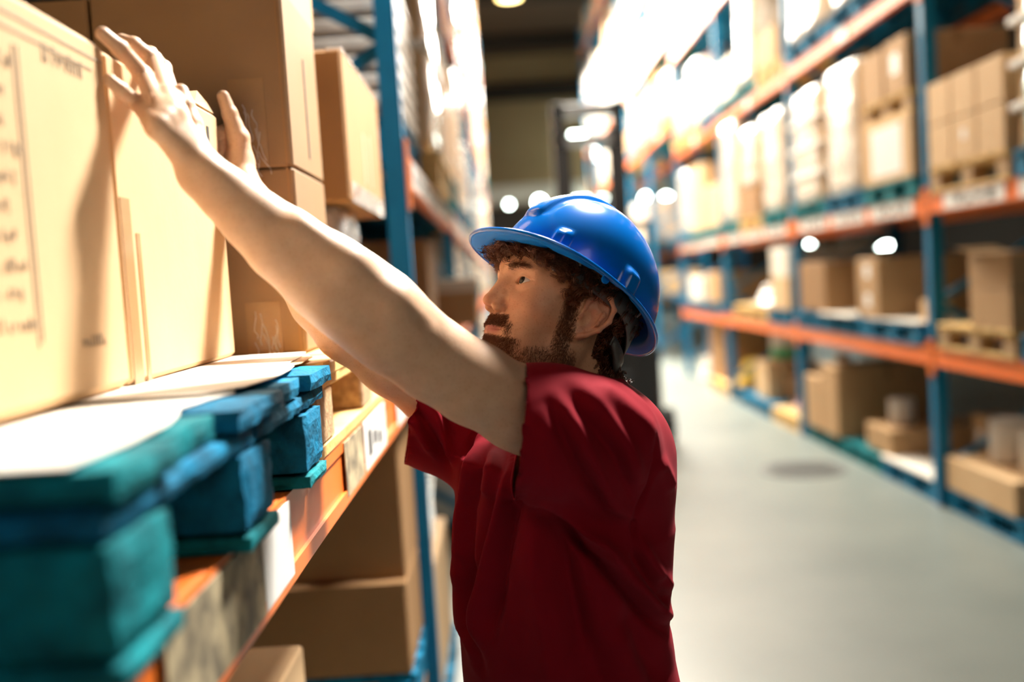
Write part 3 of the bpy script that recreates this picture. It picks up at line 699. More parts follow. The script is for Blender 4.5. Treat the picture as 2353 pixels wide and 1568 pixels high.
def tube_lamp(x, y, z, L, label, axis='X'):
    t = empty('strip_lamp', (x, y, z)); b = MB()
    lo, hi = ((-L/2, -.06, .03), (L/2, .06, .09)) if axis == 'X' else ((-.06, -L/2, .03), (.06, L/2, .09)); b.box(lo, hi); part(b, 'lamp_body', Mt['cardw'], t)
    b = MB(); b.lathe((0, 0, 0), [(.04, -L/2+.02), (.04, L/2-.02)], 12, axis=axis); part(b, 'tube', Mt['lamp'], t)
    b = MB(); b.box((-.01, -.01, .09), (.01, .01, 11.6-z)); part(b, 'suspension_rod', Mt['walld'], t)
    tag(t, label, 'lamp'); return t
for i, (px, py, L) in enumerate(((1345, 245, 1.5), (1340, 308, 1.5), (1340, 457, 2.0))):
    p = at(px, py, Y=[41.4, 42.5, 43.6][i]); tube_lamp(p[0], p[1], p[2], L, 'bright strip lamp far behind forklift mast, %s of three' % ('topmost', 'middle', 'lowest')[i])
for i, (px, py) in enumerate(((1585, 592), (1632, 590), (1720, 590), (1858, 570), (1892, 580), (1942, 580))):
    p = at(px, py, X=12.0)
    wall_lamp(12.0, p[1]+0, p[2], 'small lamp glimpsed through right rack above first beam, %s from the left' % ['first', 'second', 'third', 'fourth', 'fifth', 'sixth'][i], r=.15+.05*(i > 2))
p = at(1995, 566, Y=17); tube_lamp(p[0], 17, p[2], .9, 'long bright strip lamp glimpsed through right rack above tan cartons')
# hanging lamp at the top
p = at(1170, -6, Y=24); t = empty('pendant_lamp', (p[0], 24, p[2]))
b = MB(); b.lathe((0, 0, 0), [(.02, .3), (.02, 11.0-p[2])], 8); part(b, 'rod', Mt['walld'], t)
b = MB(); b.lathe((0, 0, 0), [(.30, 0), (.28, .06), (.10, .26), (.05, .30)], 24); part(b, 'shade', Mt['yellow'], t)
b = MB(); b.lathe((0, 0, 0), [(.26, -.01), (.26, .01)], 24); part(b, 'lens', Mt['lampy'], t)
tag(t, 'warm yellow lamp hanging from the ceiling at top edge of picture', 'lamp')
# manhole cover on the aisle floor
p = at(1845, 1080, Z=0)
t = empty('manhole_cover', (p[0], p[1], 0)); b = MB(); b.lathe((0, 0, 0), [(.34, .0), (.34, .008), (.30, .008), (.30, .005), (.01, .005)], 40); part(b, 'cover_plate', Mt['steelfl'], t)
b = MB()
for k in range(-4, 5): b.box((-.26*math.cos(k*.17), k*.055-.012, .005), (.26*math.cos(k*.17), k*.055+.012, .009))
part(b, 'tread_ribs', Mt['steelfl'], t); tag(t, 'dark round manhole cover set in the grey floor', 'manhole cover')
# ------------------------------------------------------------------ signed-distance modelling of the worker
def smin(a, b, k):
    h = np.maximum(k-np.abs(a-b), 0)/k
    return np.minimum(a, b)-h*h*k*.25
def smax(a, b, k): return -smin(-a, -b, k)
def cap(p, a, b, ra, rb):
    a = np.asarray(a, float); b = np.asarray(b, float); d = b-a; t = np.clip(((p-a)@d)/(d@d), 0, 1)
    return np.linalg.norm(p-a-t[:, None]*d, axis=1)-(ra+(rb-ra)*t)
def ell(p, c, r):
    q = p-np.asarray(c, float); r = np.asarray(r, float)
    k0 = np.linalg.norm(q/r, axis=1); k1 = np.linalg.norm(q/(r*r), axis=1)+1e-9
    return k0*(k0-1)/k1
def chain(p, nodes, k=.01):
    d = None
    for (a, ra), (b, rb) in zip(nodes[:-1], nodes[1:]):
        e = cap(p, a, b, ra, rb); d = e if d is None else smin(d, e, k)
    return d
def polygonize(sdf, lo, hi, h, newton=2):
    """sparse surface nets"""
    lo = np.array(lo, float); hi = np.array(hi, float); B = 12
    nb = np.ceil((hi-lo)/(B*h)).astype(int)
    g = np.stack(np.meshgrid(*[np.arange(n) for n in nb], indexing='ij'), -1).reshape(-1, 3)
    cen = lo+(g+.5)*B*h
    d = sdf(cen); keep = g[np.abs(d) < B*h*.87*1.35+.004]
    S = (nb*B+4).astype(np.int64)
    key = lambda c: (c[..., 0]*S[1]+c[..., 1])*S[2]+c[..., 2]
    off = np.stack(np.meshgrid(*[np.arange(B+2)]*3, indexing='ij'), -1).reshape(-1, 3)
    ck, cp, quads = [], [], []
    E = [(0,1),(2,3),(4,5),(6,7),(0,2),(1,3),(4,6),(5,7),(0,4),(1,5),(2,6),(3,7)]
    cc = np.array([[i, j, k] for i in (0, 1) for j in (0, 1) for k in (0, 1)])
    for s in range(0, len(keep), 24):
        kb = keep[s:s+24]; gi = kb[:, None, :]*B+off[None]-1         # one cell overlap below
        P = lo+gi.reshape(-1, 3)*h
        V = sdf(P).reshape(len(kb), B+2, B+2, B+2)
        base = kb*B-1
        # cells
        C8 = np.stack([V[:, i:i+B+1, j:j+B+1, k:k+B+1] for i, j, k in cc], -1)
        m = (C8.min(-1) < 0) & (C8.max(-1) >= 0)
        bi, i, j, k = np.nonzero(m); v8 = C8[bi, i, j, k]
        acc = np.zeros((len(bi), 3)); cnt = np.zeros(len(bi))
        for a, b in E:
            va, vb = v8[:, a], v8[:, b]; x = (va < 0) != (vb < 0)
            t = np.where(x, va/(va-vb+1e-30), 0)
            acc += np.where(x[:, None], cc[a]+(cc[b]-cc[a])*t[:, None], 0); cnt += x
        cell = base[bi]+np.stack([i, j, k], -1)
        ck.append(key(cell+1)); cp.append(lo+(cell+acc/cnt[:, None])*h)
        # edges: own points index 1..B
        for ax in range(3):
            A = V[:, 1:B+1, 1:B+1, 1:B+1]; sl = [slice(1, B+1)]*3; sl[ax] = slice(2, B+2); Bv = V[(slice(None), *sl)]
            x = (A < 0) != (Bv < 0); bi, i, j, k = np.nonzero(x)
            pnt = base[bi]+np.stack([i, j, k], -1)+1
            u, w = [(1, 2), (2, 0), (0, 1)][ax]; eu = np.eye(3, dtype=int)[u]; ew = np.eye(3, dtype=int)[w]
            q = np.stack([key(pnt-eu-ew+1), key(pnt-ew+1), key(pnt+1), key(pnt-eu+1)], -1)
            neg = A[bi, i, j, k] < 0
            q[~neg] = q[~neg][:, ::-1]; quads.append(q)
    ck = np.concatenate(ck); cp = np.concatenate(cp); q = np.concatenate(quads)
    uk, ui = np.unique(ck, return_index=True); pos = cp[ui]
    ix = np.searchsorted(uk, q); ix = np.clip(ix, 0, len(uk)-1); ok = (uk[ix] == q).all(1); ix = ix[ok]
    for _ in range(newton):
        e = h*.4; D = sdf(pos); G = np.stack([sdf(pos+e*a)-sdf(pos-e*a) for a in np.eye(3)], -1)/(2*e)
        n2 = (G*G).sum(1)+1e-6; st = np.clip(D/n2, -h, h)[:, None]*G; l = np.linalg.norm(st, axis=1)[:, None]+1e-12
        pos = pos-st*np.minimum(1, h*.7/l)
    return pos, ix
def np_mesh(name, V, Q, mats, parent=None, smooth=True, mi=None):
    me = bpy.data.meshes.new(name); V = np.asarray(V, np.float32); Q = np.asarray(Q, np.int32)
    n = Q.shape[1]
    me.vertices.add(len(V)); me.vertices.foreach_set('co', V.ravel())
    me.loops.add(Q.size); me.loops.foreach_set('vertex_index', Q.ravel())
    me.polygons.add(len(Q)); me.polygons.foreach_set('loop_start', np.arange(len(Q), dtype=np.int32)*n); me.polygons.foreach_set('loop_total', np.full(len(Q), n, np.int32))
    if not isinstance(mats, (list, tuple)): mats = [mats]
    for m in mats: me.materials.append(m)
    if mi is not None: me.polygons.foreach_set('material_index', np.asarray(mi, np.int32))
    me.polygons.foreach_set('use_smooth', np.full(len(Q), smooth, bool)); me.update(calc_edges=True); me.validate()
    o = bpy.data.objects.new(name, me); COL.objects.link(o)
    if parent is not None: o.parent = parent; KIDS.setdefault(parent, []).append(o)
    return o
def Y(px, py, y): return at(px, py, Y=y)
def Xp(px, py, x): return at(px, py, X=x)

# head frame: F forward, S to the person's left, U up
HO = np.array([.0750, 1.427, 1.642])
_y, _p = math.radians(28), math.radians(18.5)
HF = np.array([-math.cos(_y)*math.cos(_p), -math.sin(_y)*math.cos(_p), math.sin(_p)])
HS = np.cross([0, 0, 1], HF); HS /= np.linalg.norm(HS); HU = np.cross(HF, HS)
HM = np.stack([HF, HS, HU])                     # rows
def to_head(p): return (p-HO)@HM.T
def from_head(q): return HO+np.asarray(q, float)@HM
EYE = np.array([.0755, .0315, .0285]); ER = .0122
def sd_ear(q):
    """q in head frame, s>0 side; ear plane tilted back and flared"""
    q = np.array([.004, .074, .000])+(q-np.array([.004, .074, .000]))/1.14
    c = np.array([.0005, .075, .000])
    a = math.radians(24); fl = math.radians(24)
    # local axes: e1 along the ear upward-back, e2 backwards, e3 outward
    up = np.array([-math.sin(a)*.9, .10, math.cos(a)]); up /= np.linalg.norm(up)
    back = np.array([-math.cos(fl), math.sin(fl), -.12]); back -= up*(back@up); back /= np.linalg.norm(back)
    outw = np.cross(up, back); outw = outw if outw[1] > 0 else -outw
    R_ = np.stack([back, outw, up]); l = (q-c)@R_.T        # l0 back, l1 out, l2 up
    P = lambda b, u, o=0: (b, o+.0010, u)
    # plate
    d = ell(l, (.009, .0, .006), (.0160, .0034, .028))
    d = smin(d, ell(l, (.002, -.001, -.024), (.0095, .0045, .010)), .006)
    hel = [(P(-.006, .004, .001), .0024), (P(-.008, .018, .003), .0028), (P(.000, .031, .004), .0030), (P(.013, .034, .005), .0030), (P(.0235, .025, .006), .0030), (P(.0265, .010, .006), .0028), (P(.022, -.006, .005), .0026), (P(.013, -.019, .003), .0026), (P(.004, -.027, .002), .0030)]
    d = smin(d, chain(l, hel, .003), .003)
    anti = [(P(.013, .024, .003), .0020), (P(.017, .012, .004), .0024), (P(.0155, .0, .004), .0024), (P(.009, -.010, .003), .0024)]
    d = smin(d, chain(l, anti, .003), .003)
    d = smax(d, -ell(l, (.0050, .006, -.001), (.0095, .0078, .0140)), .0025)      # concha
    d = smax(d, -ell(l, (.012, .0045, .0225), (.0090, .0040, .0065)), .002)
    d = smin(d, ell(l, (-.006, .002, -.004), (.0040, .0035, .0055)), .003)      # tragus
    return d
def sd_head(p, full=True):
    q = to_head(p); q[:, 1] = q[:, 1]; s = q[:, 1].copy(); m = q.copy(); m[:, 1] = np.abs(s)
    d = ell(m, (-.010, 0, .048), (.102, .077, .086))
    d = smin(d, ell(m, (.040, 0, .052), (.054, .062, .056)), .02)
    d = smin(d, ell(m, (.036, 0, -.008), (.057, .058, .072)), .03)
    d = smin(d, chain(m, [((-.004, .056, -.020), .016), ((.010, .052, -.062), .016), ((.050, .030, -.088), .016), ((.082, .006, -.096), .0145)], .02), .035)
    d = smin(d, ell(m, (.084, 0, -.088), (.018, .020, .017)), .018)
    d = smin(d, ell(m, (.056, .042, -.004), (.026, .021, .019)), .022)                      # cheekbone
    d = smin(d, ell(m, (.062, .022, -.045), (.030, .028, .036)), .02)                        # cheek to muzzle
    d = smin(d, cap(m, (.0885, .010, .0455), (.071, .047, .044), .0105, .0095), .014)          # brow
    # eye socket
    d = smax(d, -ell(m, (.0995, .0315, .0275), (.0155, .0175, .0125)), .016)
    # nose
    d = smin(d, cap(m, (.0925, 0, .036), (.1095, 0, -.001), .0062, .0078), .011)
    d = smin(d, ell(m, (.1115, 0, -.0060), (.0092, .0076, .0076)), .006)
    d = smin(d, ell(m, (.1005, .0108, -.0128), (.0098, .0060, .0064)), .006)
    d = smin(d, cap(m, (.1020, .0070, -.0030), (.0960, .0085, .0040), .0062, .0060), .006)
    d = smax(d, -ell(m, (.1045, .0060, -.0205), (.0056, .0030, .0048)), .002)
    d = smax(d, -chain(m, [((.0940, .0165, -.0035), .0006), ((.0905, .0175, -.0110), .0008), ((.0920, .0160, -.0180), .0006)], .002), .0045)
    # muzzle and lips
    d = smin(d, ell(m, (.074, 0, -.043), (.0255, .030, .028)), .014)
    d = smin(d, chain(m, [((.1015, 0, -.0365), .0044), ((.0985, .008, -.0365), .0042), ((.0885, .0215, -.0415), .0026), ((.0850, .0270, -.0440), .0016)], .004), .007)
    d = smin(d, chain(m, [((.0995, 0, -.0480), .0052), ((.0965, .009, -.0475), .0048), ((.0880, .0215, -.0440), .0024)], .004), .007)
    d = smax(d, -chain(m, [((.1075, 0, -.0424), .0011), ((.1035, .010, -.0420), .0011), ((.0925, .0245, -.0430), .0010), ((.0895, .0285, -.0445), .0009)], .002), .0022)
    d = smax(d, -ell(m, (.1020, 0, -.0605), (.0085, .020, .0055)), .010)                      # under the lip
    # lids
    lid = ell(m, EYE, (ER+.0022,)*3)
    d = smin(d, lid, .0055)
    g = m-EYE
    up = g[:, 2]-.0006-.10*g[:, 1]
    half = .0056*np.clip(1-(np.abs(g[:, 1]-.000)/.0150)**2, 0, 1)
    almond = np.maximum(np.abs(up)-half, .002-g[:, 0])*.8
    d = smax(d, -np.maximum(almond, lid-.006), .0014)
    crease = chain(m, [((.0845, .0215, .0360), .0006), ((.0880, .0305, .0388), .0006), ((.0810, .0425, .0352), .0006)], .001)
    # ears
    d = smin(d, sd_ear(m), .004)
    # neck
    nk = [(from_head((-.020, 0, -.020)), .056), (from_head((-.036, 0, -.080)), .052), (Y(1330, 920, 1.44), .053), (Y(1325, 1000, 1.44), .056)]
    d = smin(d, chain(p, nk, .02), .022)
    stm = cap(p, from_head((-.004, .052, -.045)), Y(1262, 905, 1.385), .010, .009)              # neck tendon
    d = smin(d, stm, .018)
    return d
LA = [(Y(1360, 985, 1.30), .066), (Y(1275, 965, 1.285), .056), (Y(1195, 940, 1.27), .0515), (Y(1085, 880, 1.25), .0495), (Y(995, 826, 1.235), .0485), (Y(915, 765, 1.22), .0505), (Y(862, 718, 1.215), .0530), (Y(792, 668, 1.205), .0515), (Y(735, 625, 1.20), .0475), (Y(650, 560, 1.19), .0415), (Y(575, 498, 1.18), .0330), (Y(515, 443, 1.175), .0270), (Y(468, 402, 1.17), .0238)]
LW = Y(462, 398, 1.17)
LF = {'index': [(Y(402, 262, 1.165), .0100), (Xp(374, 158, -.405), .0088), (Xp(345, 124, -.428), .0078), (Xp(322, 120, -.447), .0068)],
      'middle': [(Y(392, 262, 1.150), .0102), (Xp(352, 138, -.408), .0090), (Xp(306, 104, -.424), .0080), (Xp(280, 93, -.440), .0070)],
      'ring': [(Y(376, 276, 1.137), .0098), (Xp(328, 172, -.406), .0086), (Xp(276, 112, -.418), .0076), (Xp(236, 78, -.431), .0068)],
      'pinky': [(Y(362, 292, 1.125), .0092), (Xp(316, 238, -.407), .0078), (Xp(279, 208, -.418), .0069), (Xp(252, 184, -.426), .0060)],
      'thumb': [(Y(450, 345, 1.185), .0130), (Y(438, 288, 1.20), .0115), (Y(424, 245, 1.205), .0098), (Y(415, 211, 1.21), .0080)]}
RA = [(Y(1060, 950, 1.56), .058), (Y(1000, 905, 1.54), .050), (Y(900, 835, 1.52), .047), (Y(800, 752, 1.51), .049), (Y(740, 690, 1.52), .0455), (Y(680, 610, 1.55), .040), (Y(620, 520, 1.585), .031), (Y(580, 455, 1.61), .0255)]
RW = Y(562, 425, 1.625)
RF = {'thumb': [(Y(556, 372, 1.640), .0160), (Y(548, 318, 1.640), .0150), (Y(528, 262, 1.636), .0108), (Y(513, 222, 1.634), .0088)],
      'index': [(Y(534, 300, 1.665), .0105), ((-.452, 1.640, 1.965), .0090), ((-.487, 1.634, 1.985), .0080), ((-.512, 1.632, 1.992), .0070)],
      'middle': [(Y(530, 325, 1.668), .0105), ((-.458, 1.642, 1.935), .0090), ((-.497, 1.634, 1.948), .0080), ((-.522, 1.632, 1.952), .0070)],
      'ring': [(Y(530, 350, 1.668), .0100), ((-.455, 1.642, 1.905), .0086), ((-.492, 1.634, 1.912), .0077), ((-.515, 1.632, 1.914), .0068)],
      'pinky': [(Y(536, 375, 1.664), .0092), ((-.448, 1.642, 1.878), .0078), ((-.478, 1.634, 1.880), .0070), ((-.497, 1.632, 1.880), .0062)]}
def sd_hand(p, W_, FG, wr):
    d = None; FG = {k_: [(c_, r_*1.17) for c_, r_ in v_] for k_, v_ in FG.items()}
    for nm, nd in FG.items():
        if nm == 'thumb': continue
        e = cap(p, W_, nd[0][0], wr*.72, nd[0][1]*1.12); d = e if d is None else smin(d, e, .012)
        w_ = nd[0][0]+(nd[1][0]-nd[0][0])*.30; d = smin(d, cap(p, nd[0][0], w_, nd[0][1]*1.12, nd[0][1]*.98), .007)
    fin = None
    for nm, nd in FG.items():
        e = chain(p, nd, .003)
        # knuckle swelling
        for (c_, r_) in nd[1:3]: e = smin(e, np.linalg.norm(p-c_, axis=1)-r_*1.04, .003)
        fin = e if fin is None else smin(fin, e, .0022)
    th = FG['thumb']; e = cap(p, W_, th[0][0], wr*.8, th[0][1]); d = smin(d, e, .014)
    for nm in ('index', 'middle', 'ring', 'pinky'):
        n0 = FG[nm][0]; fin = smin(fin, np.linalg.norm(p-n0[0], axis=1)-n0[1]*1.06, .004)
    return smin(d, fin, .007)
def sd_arm_l(p):
    d = chain(p, LA, .02)
    # brachioradialis and biceps, elbow point
    d = smin(d, chain(p, [(Y(965, 768, 1.19), .012), (Y(900, 700, 1.18), .020), (Y(800, 616, 1.17), .022), (Y(690, 530, 1.165), .016)], .02), .016)
    d = smin(d, cap(p, Y(1150, 905, 1.235), Y(1010, 832, 1.215), .028, .022), .016)
    d = smin(d, cap(p, Y(880, 790, 1.20), Y(760, 690, 1.175), .024, .022), .02)
    # tendon hollow at the crook
    d = smax(d, -cap(p, Y(985, 742, 1.165), Y(930, 690, 1.135), .004, .003), .018)
    w = smin(chain(p, [(LA[-2][0], .0262), (LW, .0235)], .01), cap(p, Y(475, 385, 1.152), Y(500, 405, 1.155), .012, .012), .012)
    return smin(smin(d, w, .012), sd_hand(p, LW, LF, .0235), .012)
def sd_arm_r(p):
    d = chain(p, RA, .02)
    d = smin(d, cap(p, Y(900, 800, 1.49), Y(700, 650, 1.52), .030, .026), .02)
    return smin(smin(d, cap(p, RA[-1][0], RW, .0255, .0225), .012), sd_hand(p, RW, RF, .0225), .012)
# torso: table of horizontal slices measured on the photo
TF = np.array([-math.cos(math.radians(24)), -math.sin(math.radians(24)), 0]); TS = np.array([-TF[1], TF[0], 0])*-1
if TS[1] > 0: TS = -TS
rows = []
for (py, xl, xr, b_) in ((980, 1085, 1430, .155), (1040, 1050, 1480, .170), (1110, 1047, 1508, .183), (1200, 1047, 1528, .190), (1300, 1047, 1522, .185), (1400, 1052, 1520, .178), (1500, 1062, 1535, .175), (1568, 1068, 1552, .178), (1680, 1075, 1590, .185)):
    c_ = Y((xl+xr)/2, py, 1.43); ext = (xr-xl)/2/FPX*1.43/1.0
    a_ = math.sqrt(max(.006, ext*ext-(b_*math.sin(math.radians(24)))**2))/math.cos(math.radians(24))
    rows.append((c_[2], c_[0], a_, b_))
rows.sort(); RZ = np.array([r_[0] for r_ in rows]); RXc = np.array([r_[1] for r_ in rows]); RAa = np.array([r_[2] for r_ in rows]); RBb = np.array([r_[3] for r_ in rows])
def sd_torso(p, inset=0.):
    z = np.clip(p[:, 2], RZ[0]-.6, RZ[-1]); cx = np.interp(z, RZ, RXc); a = np.interp(z, RZ, RAa)-inset; b = np.interp(z, RZ, RBb)-inset
    q = p-np.stack([cx, np.full_like(cx, 1.43), p[:, 2]], 1); u = q@TF; v = q@TS
    n = 2.35; k = (np.abs(u/a)**n+np.abs(v/b)**n)**(1/n)
    return (k-1)*np.minimum(a, b)*.92
SHL = Y(1350, 1022, 1.295); SHR = Y(1075, 975, 1.555)
def sd_shirt(p):
    d = smax(sd_torso(p), p[:, 2]-(RZ[-1]-.01), .05)
    top = Y(1395, 985, 1.43)
    d = smin(d, chain(p, [(SHL+np.array([.012, 0, .0]), .084), (Y(1395, 1035, 1.39), .084), (Y(1345, 1015, 1.49), .078), (SHR+np.array([.02, 0, 0]), .076)], .03), .045)
    d = smin(d, ell(p, Y(1425, 1085, 1.40), (.055, .12, .10)), .04)               # shoulder blades
    d = smin(d, cap(p, Y(1345, 975, 1.44), Y(1335, 925, 1.44), .078, .066), .035)    # towards the neck
    # left sleeve, hanging a little below the arm
    sl = smax(chain(p, [(SHL, .086), (Y(1270, 1000, 1.275), .0855), (Y(1165, 990, 1.255), .0845)], .03), (p-CUFL[0])@CUFL[1], .0005)
    d = smin(d, sl, .016)
    sr = smax(chain(p, [(SHR, .085), (Y(1010, 962, 1.545), .078), (Y(915, 930, 1.52), .072)], .03), (p-CUFR[0])@CUFR[1], .0005)
    d = smin(d, sr, .04)
    return d
CUFL = (Y(1199, 940, 1.27), np.array([-.985, -.02, .16])); CUFL = (CUFL[0], CUFL[1]/np.linalg.norm(CUFL[1]))
CUFR = (Y(946, 950, 1.53), np.array([-.96, -.1, .20])); CUFR = (CUFR[0], CUFR[1]/np.linalg.norm(CUFR[1]))
NKC = Y(1330, 905, 1.44); NKD = from_head((-.045, 0, -.080))-NKC; NKD /= np.linalg.norm(NKD)
def cuts(p):
    q = p-NKC; hgt = q@NKD; rad = np.linalg.norm(q-hgt[:, None]*NKD, axis=1)
    neck = np.minimum(.069-rad, hgt+.05)
    return np.maximum(neck, .86-p[:, 2])
def on_cap(p):
    l = (np.abs((p-CUFL[0])@CUFL[1]) < .0018) & (np.linalg.norm(p-CUFL[0], axis=1) < .125) & (p[:, 1] < 1.36)
    r = (np.abs((p-CUFR[0])@CUFR[1]) < .0018) & (np.linalg.norm(p-CUFR[0], axis=1) < .105) & (p[:, 1] > 1.42)
    return l | r
# folds: px polylines measured on the photo (x, y), width m, depth m (negative = crease)
FOLDS = [
 ([(1272,1143),(1308,1192),(1358,1243),(1440,1340),(1500,1410),(1548,1458)], .0085, -.013), ([(1290,1140),(1340,1190),(1395,1250),(1460,1330),(1530,1418),(1560,1450)], .012, .009),
 ([(1253,1143),(1282,1265),(1316,1388),(1365,1530),(1380,1600)], .020, -.014), ([(1225,1150),(1245,1300),(1262,1420),(1290,1590)], .026, .008),
 ([(1180,1060),(1155,1143),(1120,1290),(1095,1440),(1090,1560)], .011, .010), ([(1160,1060),(1138,1150),(1105,1290),(1080,1420)], .008, -.009), ([(1195,1090),(1172,1170),(1145,1300),(1125,1450)], .010, -.009),
 ([(1120,1005),(1081,1075),(1062,1170),(1058,1300)], .008, .009), ([(1100,1010),(1068,1070),(1052,1150)], .006, -.008), ([(1140,1020),(1100,1085),(1075,1180),(1068,1300),(1075,1480)], .007, -.009),
 ([(1126,1035),(1138,1090),(1128,1150)], .012, .008), ([(1065,1330),(1078,1450),(1105,1560)], .008, -.008), ([(1055,1250),(1060,1400),(1085,1530)], .008, .006),
 ([(1262,885),(1300,945),(1340,1020),(1390,1118),(1440,1167)], .010, .006), ([(1250,900),(1285,965),(1322,1045),(1370,1130)], .008, -.006), ([(1292,873),(1345,940),(1390,1005),(1434,1112)], .008, -.006), ([(1310,865),(1365,930),(1415,1000),(1445,1080)], .012, .006),
 ([(1340,865),(1400,905),(1460,960),(1478,1010)], .012, .005), ([(1230,900),(1250,970),(1262,1060),(1270,1130)], .016, .004),
 ([(1476,975),(1482,1030),(1473,1080),(1455,1125),(1437,1160)], .0030, -.004), ([(1437,1160),(1440,1185),(1443,1210)], .004, -.004),
 ([(1444,1205),(1480,1270),(1520,1335),(1538,1370)], .010, .007), ([(1430,1215),(1465,1285),(1505,1350),(1530,1395)], .008, -.006),
 ([(1490,1030),(1515,1080),(1535,1120)], .010, .005), ([(1500,1300),(1520,1350),(1534,1385)], .006, -.004),
 ([(1430,1350),(1470,1470),(1520,1568)], .016, -.006), ([(1400,1400),(1440,1500),(1470,1590)], .018, .005), ([(1330,1430),(1350,1500),(1370,1590)], .014, .005),
 ([(955,915),(985,975),(1010,1020),(1040,1062)], .007, -.008), ([(950,940),(975,990),(1005,1035)], .008, .006), ([(990,905),(1012,950),(1030,1010),(1043,1062)], .008, .006), ([(1002,905),(1028,950),(1040,1000)], .006, -.006),
 ([(1230,1120),(1262,1118),(1300,1142),(1345,1195),(1400,1245)], .007, .006),
]
def fold_disp(V):
    """height field laid over the side of the shirt that faces the aisle"""
    D = np.zeros(len(V)); xz = V[:, [0, 2]]
    for pts, wdt, dep in FOLDS:
        P = np.array([[at(x, y, Y=1.33 if x > 1060 else 1.5)[i] for i in (0, 2)] for x, y in pts])
        best = np.full(len(V), 9.); par = np.zeros(len(V)); L = np.r_[0, np.cumsum(np.linalg.norm(np.diff(P, axis=0), axis=1))]
        for i in range(len(P)-1):
            a, b = P[i], P[i+1]; d = b-a; t = np.clip(((xz-a)@d)/(d@d), 0, 1)
            e = np.linalg.norm(xz-a-t[:, None]*d, axis=1); m = e < best; best = np.where(m, e, best); par = np.where(m, (L[i]+t*np.linalg.norm(d))/L[-1], par)
        fade = np.clip(np.minimum(par, 1-par)*5, 0, 1)*.8+.2
        D += 2.1*dep*np.exp(-(best/wdt)**2)*fade
    return D
# ------------------------------------------------------------------ materials of the worker
def skin_mat():
    m = bpy.data.materials.new('skin'); m.use_nodes = True; nt = m.node_tree; b = nt.nodes['Principled BSDF']
    tc = nt.nodes.new('ShaderNodeTexCoord'); at_ = nt.nodes.new('ShaderNodeAttribute'); at_.attribute_name = 'tint'
    n = nt.nodes.new('ShaderNodeTexNoise'); n.inputs['Scale'].default_value = 55; n.inputs['Detail'].default_value = 6; nt.links.new(tc.outputs['Object'], n.inputs['Vector'])
    r = nt.nodes.new('ShaderNodeValToRGB'); r.color_ramp.elements[0].position = .30; r.color_ramp.elements[0].color = (.80, .70, .62, 1); r.color_ramp.elements[1].position = .66; r.color_ramp.elements[1].color = (1, 1, 1, 1)
    nt.links.new(n.outputs['Fac'], r.inputs[0])
    v = nt.nodes.new('ShaderNodeTexVoronoi'); v.inputs['Scale'].default_value = 210; nt.links.new(tc.outputs['Object'], v.inputs['Vector'])
    r2 = nt.nodes.new('ShaderNodeValToRGB'); r2.color_ramp.elements[0].position = .14; r2.color_ramp.elements[0].color = (.70, .52, .42, 1); r2.color_ramp.elements[1].position = .34; r2.color_ramp.elements[1].color = (1, 1, 1, 1)
    nt.links.new(v.outputs['Distance'], r2.inputs[0])
    def mul(a, c, f):
        x = nt.nodes.new('ShaderNodeMix'); x.data_type = 'RGBA'; x.blend_type = 'MULTIPLY'; x.inputs[0].default_value = f
        nt.links.new(a, x.inputs[6]); nt.links.new(c, x.inputs[7]); return x.outputs[2]
    o = mul(at_.outputs['Color'], r.outputs[0], .45); o = mul(o, r2.outputs[0], .28); nt.links.new(o, b.inputs['Base Color'])
    b.inputs['Roughness'].default_value = .48; b.inputs['Specular IOR Level'].default_value = .4
    b.inputs['Subsurface Weight'].default_value = .18; b.inputs['Subsurface Scale'].default_value = .006; b.inputs['Subsurface Radius'].default_value = (1, .35, .2)
    n3 = nt.nodes.new('ShaderNodeTexNoise'); n3.inputs['Scale'].default_value = 420; n3.inputs['Detail'].default_value = 3; nt.links.new(tc.outputs['Object'], n3.inputs['Vector'])
    bp = nt.nodes.new('ShaderNodeBump'); bp.inputs['Strength'].default_value = .25; bp.inputs['Distance'].default_value = .0012; nt.links.new(n3.outputs['Fac'], bp.inputs['Height']); nt.links.new(bp.outputs[0], b.inputs['Normal'])
    return m
Mt['skin'] = skin_mat()
Mt['shirt'] = mat('crimson_jersey', (.235, .0015, .011), .85, noise=(22, .35, (.18, .001, .008)), bump=(900, .35, .0006), spec=.12)
Mt['shirt'].node_tree.nodes['Principled BSDF'].inputs['Sheen Weight'].default_value = .06
Mt['shirt'].node_tree.nodes['Principled BSDF'].inputs['Sheen Tint'].default_value = (1, .25, .3, 1)
Mt['denim'] = mat('denim', (.03, .045, .09), .8, noise=(40, .5, (.02, .03, .06)))
Mt['shoe'] = mat('shoe_leather', (.05, .03, .02), .5)
Mt['sclera'] = mat('eye_white', (.75, .70, .66), .15, coat=.4)
Mt['iris'] = mat('iris_brown', (.018, .010, .006), .12, spec=.3)
Mt['hair'] = mat('auburn_hair', (.20, .062, .022), .36, noise=(60, .7, (.08, .024, .010)), spec=.6)
Mt['beard'] = mat('auburn_beard', (.20, .068, .024), .55, noise=(60, .6, (.09, .03, .012)))
Mt['helmet'] = mat('blue_helmet_plastic', (.0, .17, .66), .20, noise=(30, .25, (.0, .14, .56)), spec=.5, coat=.35)
Mt['helmet_in'] = mat('blue_helmet_inside', (.0, .19, .70), .6, spec=.2)
Mt['strap'] = mat('grey_suspension_plastic', (.085, .08, .072), .45)
Mt['strapl'] = mat('pale_suspension_plastic', (.40, .38, .34), .4)

person = empty('person', (.11, 1.43, 0))
def to_local(V, root): return np.asarray(V)-np.array(root.location)
def add_part(name, V, Q, m, root=person, **k): return np_mesh(name, to_local(V, root), Q, m, root, **k)
